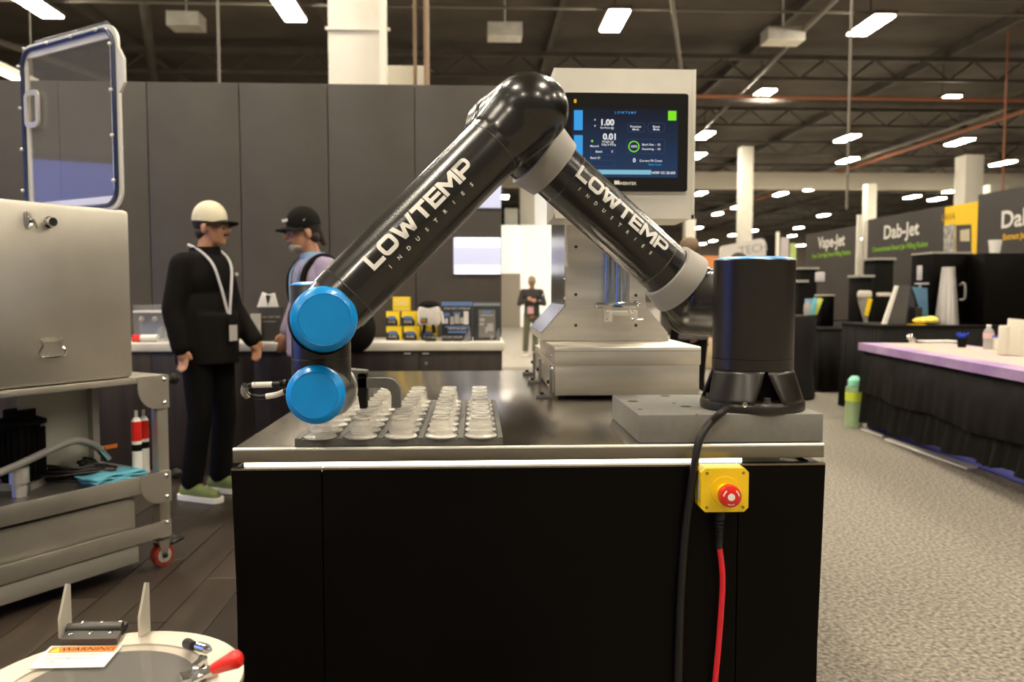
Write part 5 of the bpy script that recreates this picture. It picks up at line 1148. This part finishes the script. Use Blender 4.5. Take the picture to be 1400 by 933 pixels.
# ================================================================== PEOPLE
SKm = {}
def person(o, face, H, lab, cfg):
    """o: floor point; face: yaw of the facing direction (radians, 0 = +Y). Built in local metres for a 1.75 m body, then scaled"""
    k = H / 1.75; c_, s_ = math.cos(face), math.sin(face)
    def P(x, y, z): return V((o.x + (x * c_ - y * s_) * k, o.y + (x * s_ + y * c_) * k, o.z + z * k))
    Rz = Matrix.Rotation(face, 3, 'Z')
    hy = cfg.get('head_yaw', 0); hp = cfg.get('head_pitch', 0)
    RH = Matrix.Rotation(face + hy, 3, 'Z') @ Matrix.Rotation(hp, 3, 'X')
    t = thing('person', lab, 'person', o)
    vox = cfg.get('vox', .008)
    L = cfg.get('lean', 0.0)
    HC = V((cfg.get('hx', 0), .025 + cfg.get('hfwd', 0), 1.602))
    hc = P(*HC)
    def HP(x, y, z): return hc + RH @ (V((x, y, z)) * k)
    b = MB()
    # head
    b.sph(HP(0, -.012, .035), (.075 * k, .094 * k, .085 * k), 24, 16, RH)
    b.sph(HP(0, .022, -.03), (.060 * k, .066 * k, .080 * k), 24, 16, RH)
    b.sph(HP(0, .055, -.088), (.026 * k, .024 * k, .022 * k), 16, 10, RH)
    b.sph(HP(0, .078, .012), (.05 * k, .016 * k, .012 * k), 16, 10, RH)
    b.cap(HP(0, .084, .006), HP(0, .104, -.026), .009 * k, .0145 * k, 10); b.sph(HP(.011, .093, -.031), .008 * k, 8, 6); b.sph(HP(-.011, .093, -.031), .008 * k, 8, 6)
    b.sph(HP(0, .080, -.060), (.023 * k, .010 * k, .010 * k), 12, 8, RH)
    for sx in (-1, 1):
        b.sph(HP(sx * .077, -.012, -.012), (.010 * k, .020 * k, .032 * k), 12, 8, RH); b.sph(HP(sx * .040, .058, -.022), (.020 * k, .018 * k, .020 * k), 12, 8, RH)
    b.cap(P(HC.x * .5, -.005, 1.42), HP(0, -.022, -.06), .060 * k, .054 * k, 16)
    # torso
    b.sph(P(0, 0, 1.30), (.165 * k, .105 * k, .17 * k), 20, 14, Rz); b.sph(P(0, 0, 1.08), (.145 * k, .10 * k, .18 * k), 20, 14, Rz); b.sph(P(0, 0, .93), (.16 * k, .115 * k, .13 * k), 20, 14, Rz)
    A = cfg['arms']; LG = cfg['legs']
    def arm(mb, a, e=0, part='all'):
        sh, el_, wr, hd = [P(*q) for q in a]
        if part in ('all', 'sleeve'):
            mb.cap(sh, el_, (.050 + e) * k, (.040 + e) * k, 14); mb.cap(el_, wr, (.039 + e) * k, (.027 + e * 1.2) * k, 14)
        if part == 'all':
            dv_ = (hd - wr).normalized(); th = V(cfg.get('thumb', (0, 1, 0))); th = Rz @ th; sd = dv_.cross(th).normalized(); th = (th - dv_ * th.dot(dv_)).normalized()
            m_ = wr + dv_ * .05 * k
            b.cap(wr, m_, .026 * k, .030 * k, 12)
            for q in range(4):
                off_ = th * ((1.5 - q) * .019 * k); ln = (.070, .078, .072, .056)[q]
                p0_ = wr + dv_ * .075 * k + off_; p1_ = p0_ + (dv_ * .9 + sd * .25).normalized() * ln * .5 * k; p2_ = p1_ + (dv_ * .7 + sd * .65).normalized() * ln * .5 * k
                b.cap(wr + dv_ * .03 * k + off_ * .7, p0_, .012 * k, .0105 * k, 8); b.cap(p0_, p1_, .0100 * k, .0092 * k, 8); b.cap(p1_, p2_, .0092 * k, .008 * k, 8)
            q0_ = wr + dv_ * .028 * k + th * .02 * k; q1_ = q0_ + (dv_ * .55 + th * .75).normalized() * .038 * k; q2_ = q1_ + (dv_ * .9 + th * .2).normalized() * .030 * k
            b.cap(q0_, q1_, .013 * k, .0115 * k, 8); b.cap(q1_, q2_, .0115 * k, .009 * k, 8)
    def leg(mb, l, e=0, low=0):
        hp_, kn, an = [P(*q) for q in l[:3]]
        if low: an = an + V((0, 0, low))
        mb.cap(hp_, kn, (.082 + e) * k, (.056 + e) * k, 16); mb.cap(kn, an, (.053 + e * 1.2) * k, (.038 + e * 1.9) * k, 16)
    for a in A: arm(b, a)
    for l in LG:
        leg(b, l); an = P(*l[2]); to = P(*l[3]); b.cap(an - V((0, 0, .04 * k)), to + V((0, 0, .02)), .034 * k, .026 * k, 12)
    body = build('body', b, cfg.get('skin', SKIN), t); blend(body, vox, 4, .5)
    # shoes
    for l in LG:
        an, to = P(*l[2]), P(*l[3]); dd = (to - an); dd.z = 0; dd.normalize(); hl = V((an.x, an.y, o.z)) - dd * .05 * k; tt = V((to.x, to.y, o.z)) + dd * .03 * k
        mb = MB().cap(hl + V((0, 0, .055 * k)), hl + dd * .10 * k + V((0, 0, .062 * k)), .040 * k, .042 * k, 14).cap(hl + dd * .09 * k + V((0, 0, .056 * k)), tt - dd * .02 * k + V((0, 0, .044 * k)), .043 * k, .034 * k, 14)
        sho = build('shoe', mb, cfg['shoe'], t); blend(sho, max(vox, .008), 3)
        so = MB(); rr_ = []
        for zz in (.004, .034 * k):
            ring = []
            for q in range(24):
                a = 2 * PI * q / 24; cc_ = hl if math.cos(a) < 0 else tt - dd * .015 * k; R = .049 * k if math.cos(a) < 0 else .046 * k
                ring.append(so.b.verts.new(cc_ + dd * (R * math.cos(a)) + V((-dd.y, dd.x, 0)) * (R * math.sin(a)) + V((0, 0, zz))))
            rr_.append(ring)
        for q in range(24): so.b.faces.new((rr_[0][q], rr_[0][(q + 1) % 24], rr_[1][(q + 1) % 24], rr_[1][q]))
        so.b.faces.new(rr_[0][::-1]); so.b.faces.new(rr_[1]); build('sole', so, cfg.get('sole', WHITE), sho)
    # trousers
    b2 = MB(); b2.sph(P(0, 0, .95), (.165 * k, .122 * k, .125 * k), 20, 14, Rz)
    for l in LG: leg(b2, l, .014, .03)
    tr = build('trousers', b2, cfg['trousers'], t); blend(tr, max(vox, .010), 5)
    # jacket / shirt
    b3 = MB(); j = cfg.get('bulk', .022)
    b3.sph(P(0, 0, 1.31), ((.165 + j) * k, (.105 + j) * k, (.155 + j * .5) * k), 24, 16, Rz); b3.sph(P(0, 0, 1.12), ((.150 + j) * k, (.105 + j) * k, .20 * k), 24, 16, Rz)
    b3.cone(P(0, 0, 1.10), P(0, 0, cfg.get('hem', .84)), (.145 + j) * k, (.148 + j) * k, 28)
    for a in A:
        arm(b3, a, j * .75, 'sleeve'); b3.cap(P(*a[0]), P(a[0][0] * .25, 0, 1.40), (.052 + j * .7) * k, (.068) * k, 14)
    b3.cone(P(HC.x * .5, -.005, 1.38), P(HC.x * .5, .0, 1.475), .078 * k, .068 * k, 20)
    jk = build('jacket' if cfg.get('jacket', 1) else 'shirt', b3, cfg['top'], t); blend(jk, max(vox, .010), 6)
    # hair
    hr = MB(); hr.sph(HP(0, -.026, .040), (.082 * k, .090 * k, .084 * k), 24, 14, RH)
    if not cfg.get('cap'): hr.sph(HP(0, -.01, .065), (.080 * k, .092 * k, .068 * k), 24, 14, RH)
    hr.sph(HP(0, -.052, -.028), (.068 * k, .050 * k, .048 * k), 16, 10, RH)
    build('hair', hr, cfg['hair'], t)
    # face details
    if cfg.get('face', 1):
        for sx in (-1, 1):
            e_ = build('eye', MB().sph(HP(sx * .029, .073, -.008), .0115 * k, 14, 10), mat('eye_white', (.65, .6, .55), .3), t); build('iris', MB().sph(HP(sx * .029, .0805, -.008), .0058 * k, 10, 8), mat('iris_dark', (.03, .02, .012), .2), e_)
            build('eyebrow', MB().cap(HP(sx * .014, .092, .012), HP(sx * .046, .082, .014), .0045 * k, .0035 * k, 8), cfg['hair'], t)
        build('lips', MB().sph(HP(0, .086, -.060), (.021 * k, .007 * k, .006 * k), 12, 8, RH), mat('lips', (.38, .13, .10), .5), t)
        if cfg.get('beard'):
            build('moustache', MB().cap(HP(-.020, .086, -.050), HP(.020, .086, -.050), .007 * k, .007 * k, 8), cfg['beard'], t)
            if cfg.get('goatee'):
                gb = MB().sph(HP(0, .060, -.086), (.034 * k, .030 * k, .032 * k), 16, 10, RH).sph(HP(0, .042, -.085), (.050 * k, .04 * k, .024 * k), 16, 10, RH); o_ = build('beard', gb, cfg['beard'], t); blend(o_, .006, 2)
    if cfg.get('cap'):
        cm, bm_ = cfg['cap']
        cp = MB(); prof = [(.0, .098)] + [(.099 * math.cos(a), .098 * math.sin(a) * 1.0) for a in [math.radians(x) for x in (75, 60, 45, 30, 15, 0)]] + [(.098, -.018), (.094, -.018)]
        cp.lathe([(r * k, z * k) for r, z in prof], (0, 0, 0), n=36)
        M = Matrix.Translation(HP(0, -.012, .053)) @ RH.to_4x4() @ Matrix.Rotation(-.12, 4, 'X') @ Matrix.Diagonal((.90, 1.04, 1.08, 1)); bmesh.ops.transform(cp.b, matrix=M, verts=cp.b.verts)
        cpo = build('cap', cp, cm, t)
        br = MB(); up_, dn_ = [], []
        for i in range(13):
            a = math.radians(15 + 150 * i / 12); row = []
            for q in range(4):
                R = .088 + .072 * q / 3 * (math.sin(a) ** .6); row.append(HP(R * .88 * math.cos(a), R * math.sin(a) * 1.06 - .012, .040 - .006 * q - .018 * (math.cos(a) ** 2)))
            up_.append([br.b.verts.new(v) for v in row])
        for i in range(12):
            for q in range(3): br.b.faces.new((up_[i][q], up_[i + 1][q], up_[i + 1][q + 1], up_[i][q + 1]))
        bo = build('cap_brim', br, bm_, t); md = bo.modifiers.new('thickness', 'SOLIDIFY'); md.thickness = .006
        build('cap_button', MB().sph(HP(0, -.022, .146), .007 * k, 10, 8), cm, t)
    return t, P, HP, k
# man with the cream cap
o1 = AZ(288, 678, 0); o1.z = .001
fa = math.radians(-112)   # facing +X, turned a little to the camera
BJ = mat('black_jacket', (.0065, .005, .004), .85, 0, .2, 8, spec=.15, bump=.15, bscale=14); BT = mat('black_trousers', (.005, .0045, .0042), .85, 0, .15, 8, spec=.12, bump=.1, bscale=12)
CREAM = mat('cream_cap', (.72, .66, .48), .8, 0, .04, 20); GRNS = mat('green_suede', (.17, .21, .065), .8, 0, .08, 20)
HAIRD = mat('dark_hair', (.025, .016, .010), .7, 0, .2, 60)
t1_, P1, H1, k1 = person(o1, fa, 1.79, 'man in cream cap and black jacket standing at the left counter end', dict(
    vox=.008, skin=SKIN, shoe=GRNS, trousers=BT, top=BJ, hair=HAIRD, cap=(CREAM, BLKMAT), beard=HAIRD, bulk=.034, hem=.80, head_yaw=math.radians(10), head_pitch=.05, hfwd=.03,
    arms=(((.165, -.02, 1.375), (.215, -.05, 1.12), (.215, .0, .91), (.215, .02, .80)), ((-.155, -.02, 1.375), (-.205, .02, 1.13), (-.19, .18, .94), (-.19, .22, .83))),
    legs=(((.09, 0, .90), (.11, .03, .49), (.12, -.03, .09), (.13, .13, .03)), ((-.09, 0, .90), (-.09, .04, .49), (-.09, .0, .09), (-.10, .16, .03)))))
LAN = mat('lanyard_white', (.62, .62, .64), .6)
build('lanyard', MB().tube([P1(.07, -.06, 1.50), P1(.085, .04, 1.46), P1(.09, .13, 1.38), P1(.06, .158, 1.25), P1(.02, .165, 1.12), P1(.0, .17, 1.07)], .0085, 8).tube([P1(-.07, -.06, 1.50), P1(-.075, .06, 1.46), P1(-.06, .135, 1.38), P1(-.03, .158, 1.25), P1(-.005, .165, 1.12), P1(0, .17, 1.07)], .0085, 8), LAN, t1_, label='white and blue lanyard')
bd = P1(0, .185, .995); bg = build('badge', MB().box(bd, (.085, .006, .14), rz=fa), BLKMAT, t1_); build('badge_card', MB().box(bd + V((math.sin(-fa), math.cos(-fa), 0)) * .005 + V((0, 0, -.012)), (.07, .003, .095), rz=fa), mat('card_grey', (.50, .47, .43), .5), bg)
build('collar', MB().lathe([(.098, -.03), (.094, .01), (.084, .05), (.074, .052), (.072, 0)], P1(0, .0, 1.445), (0, -.12, 1), n=28), BJ, t1_)
build('thin_glasses', MB().tube([H1(.03, .092, -.004), H1(.05, .084, -.004), H1(.075, .02, .0)], .002, 6, 3), mat('thin_frame', (.4, .35, .25), .3, .8), t1_)
build('jacket_tag', MB().box(P1(-.09, .150, 1.33), (.03, .004, .02), rz=fa), PGR, t1_)
# bearded man with the black cap
o2 = AZ(431, 678, 0); o2 = V((AY(429, 400, 4.92).x, 4.92, .001))
fb = math.radians(122)
LAV = mat('lavender_shirt', (.36, .30, .42), .8, 0, .06, 60); HAIRG = mat('grey_beard', (.36, .32, .27), .8, 0, .15, 60)
t2_, P2, H2, k2 = person(o2, fb, 1.755, 'bearded man in black cap and lavender shirt facing the cream capped man', dict(
    vox=.008, skin=SKIN2, shoe=BLKMAT, trousers=mat('navy_trousers', (.02, .022, .03), .85), top=LAV, jacket=0, hair=HAIRD, cap=(BLKMAT, BLKMAT), beard=HAIRG, goatee=1, bulk=.016, hem=.86, head_yaw=math.radians(-2), head_pitch=-.08, hfwd=.04,
    arms=(((.175, -.02, 1.39), (.215, .03, 1.17), (.215, .10, 1.01), (.215, .12, .90)), ((-.175, -.02, 1.39), (-.215, .0, 1.13), (-.20, .06, .92), (-.19, .08, .82))),
    legs=(((.09, 0, .90), (.10, .02, .49), (.11, -.03, .09), (.12, .13, .03)), ((-.09, 0, .90), (-.09, .02, .49), (-.09, .0, .09), (-.10, .16, .03)))))
fr = lambda p_: frame(p_, Matrix.Rotation(fb, 3, 'Z') @ V((-1, 0, 0)), (0, 0, 1))
build('cap_lettering', MB().mesh(txt('VENOM', .028, .001, .001), frame(H2(0, .100, .072), Matrix.Rotation(fb, 3, 'Z') @ V((-1, 0, 0)), (0, 0, 1))), WHITE, t2_, smooth=False)
build('cap_side_print', MB().mesh(txt('4K', .03, .001, .001), frame(H2(-.084, .0, .065), Matrix.Rotation(fb, 3, 'Z') @ V((0, -1, 0)), (0, 0, 1))), WHITE, t2_, smooth=False)
build('ponytail', MB().cap(H2(0, -.10, .0), H2(0, -.125, -.07), .026, .016, 12), HAIRD, t2_)
build('collar', MB().lathe([(.072, 0), (.078, .03), (.070, .05), (.064, .05), (.066, 0)], P2(0, .0, 1.435), n=28), mat('collar_blue', (.25, .42, .65), .7), t2_)
build('lanyard', MB().tube([P2(.05, .05, 1.46), P2(.07, .115, 1.36), P2(.04, .13, 1.20), P2(0, .14, 1.05)], .006, 8).tube([P2(-.05, .05, 1.46), P2(-.06, .115, 1.36), P2(-.04, .13, 1.20), P2(0, .14, 1.05)], .006, 8), mat('lanyard_blue', (.22, .38, .58), .6), t2_)
# backpack worn by him
bk = thing('backpack', 'black backpack on the back of the bearded man', 'backpack', P2(0, -.2, .95))
bb = MB().sph(P2(0, -.23, 1.19), (.15, .11, .25), 24, 16, Matrix.Rotation(fb, 3, 'Z')).sph(P2(0, -.27, 1.02), (.14, .12, .15), 24, 16, Matrix.Rotation(fb, 3, 'Z')); o_ = build('pack', bb, BLKMAT, bk); blend(o_, .012, 4)
for sx in (-1, 1): build('strap', MB().tube([P2(sx * .10, -.15, 1.36), P2(sx * .11, -.05, 1.455), P2(sx * .115, .05, 1.43), P2(sx * .115, .108, 1.32), P2(sx * .135, .07, 1.15), P2(sx * .145, -.08, 1.02)], .019, 8, 5), BLKMAT, bk)
# distant man
o3 = AZ(727, 485.5, 0); o3 = V((o3.x, o3.y, -.011))
H3_ = (AY(727, 375, o3.y).z) * .985
t3_, P3, H3, k3 = person(o3, math.radians(176), H3_, 'distant man in dark jacket and green trousers with hands clasped', dict(
    vox=.010, skin=SKIN, shoe=mat('tan_shoe', (.35, .28, .18), .7), trousers=mat('olive_trousers', (.10, .10, .06), .85), top=mat('dark_jacket', (.03, .026, .024), .8), hair=HAIRD, cap=(mat('khaki_cap', (.30, .26, .18), .8), mat('khaki_brim', (.26, .22, .15), .8)), beard=HAIRD, bulk=.024, hem=.88,
    arms=(((.195, 0, 1.40), (.27, .02, 1.14), (.10, .20, 1.22), (.03, .24, 1.25)), ((-.195, 0, 1.40), (-.27, .02, 1.14), (-.10, .20, 1.18), (-.02, .24, 1.22))), thumb=(0, 0, 1),
    legs=(((.09, 0, .90), (.12, .03, .49), (.14, .0, .09), (.16, .15, .03)), ((-.09, 0, .90), (-.08, .02, .49), (-.07, .02, .09), (-.08, .18, .03)))))
build('badge', MB().box(P3(.03, .17, 1.0), (.12, .01, .14)), mat('badge_pink', (.65, .35, .35), .5), t3_)
# two people behind the machine
STAND = dict(arms=(((.195, 0, 1.40), (.25, -.02, 1.12), (.22, .05, .90), (.22, .07, .80)), ((-.195, 0, 1.40), (-.25, -.02, 1.12), (-.22, .05, .90), (-.22, .07, .80))), legs=(((.09, 0, .90), (.10, .02, .49), (.11, -.02, .09), (.12, .13, .03)), ((-.09, 0, .90), (-.10, .02, .49), (-.11, -.02, .09), (-.12, .13, .03))))
o4 = V((AY(943, 400, 7.0).x, 7.0, .001)); person(o4, math.radians(20), AY(943, 322, 7.0).z, 'brown haired visitor seen from behind between display and robot base', dict(STAND, vox=.012, shoe=BLKMAT, trousers=BT, top=mat('grey_top', (.10, .09, .085), .8), hair=mat('brown_hair', (.16, .10, .055), .7, 0, .2, 50), face=1))
o5 = V((AY(1008, 400, 7.9).x, 7.9, .001)); person(o5, math.radians(-60), AY(1008, 343, 7.9).z, 'dark haired visitor whose head shows above the robot base column', dict(STAND, vox=.012, shoe=BLKMAT, trousers=BT, top=BJ, hair=HAIRD, face=1))
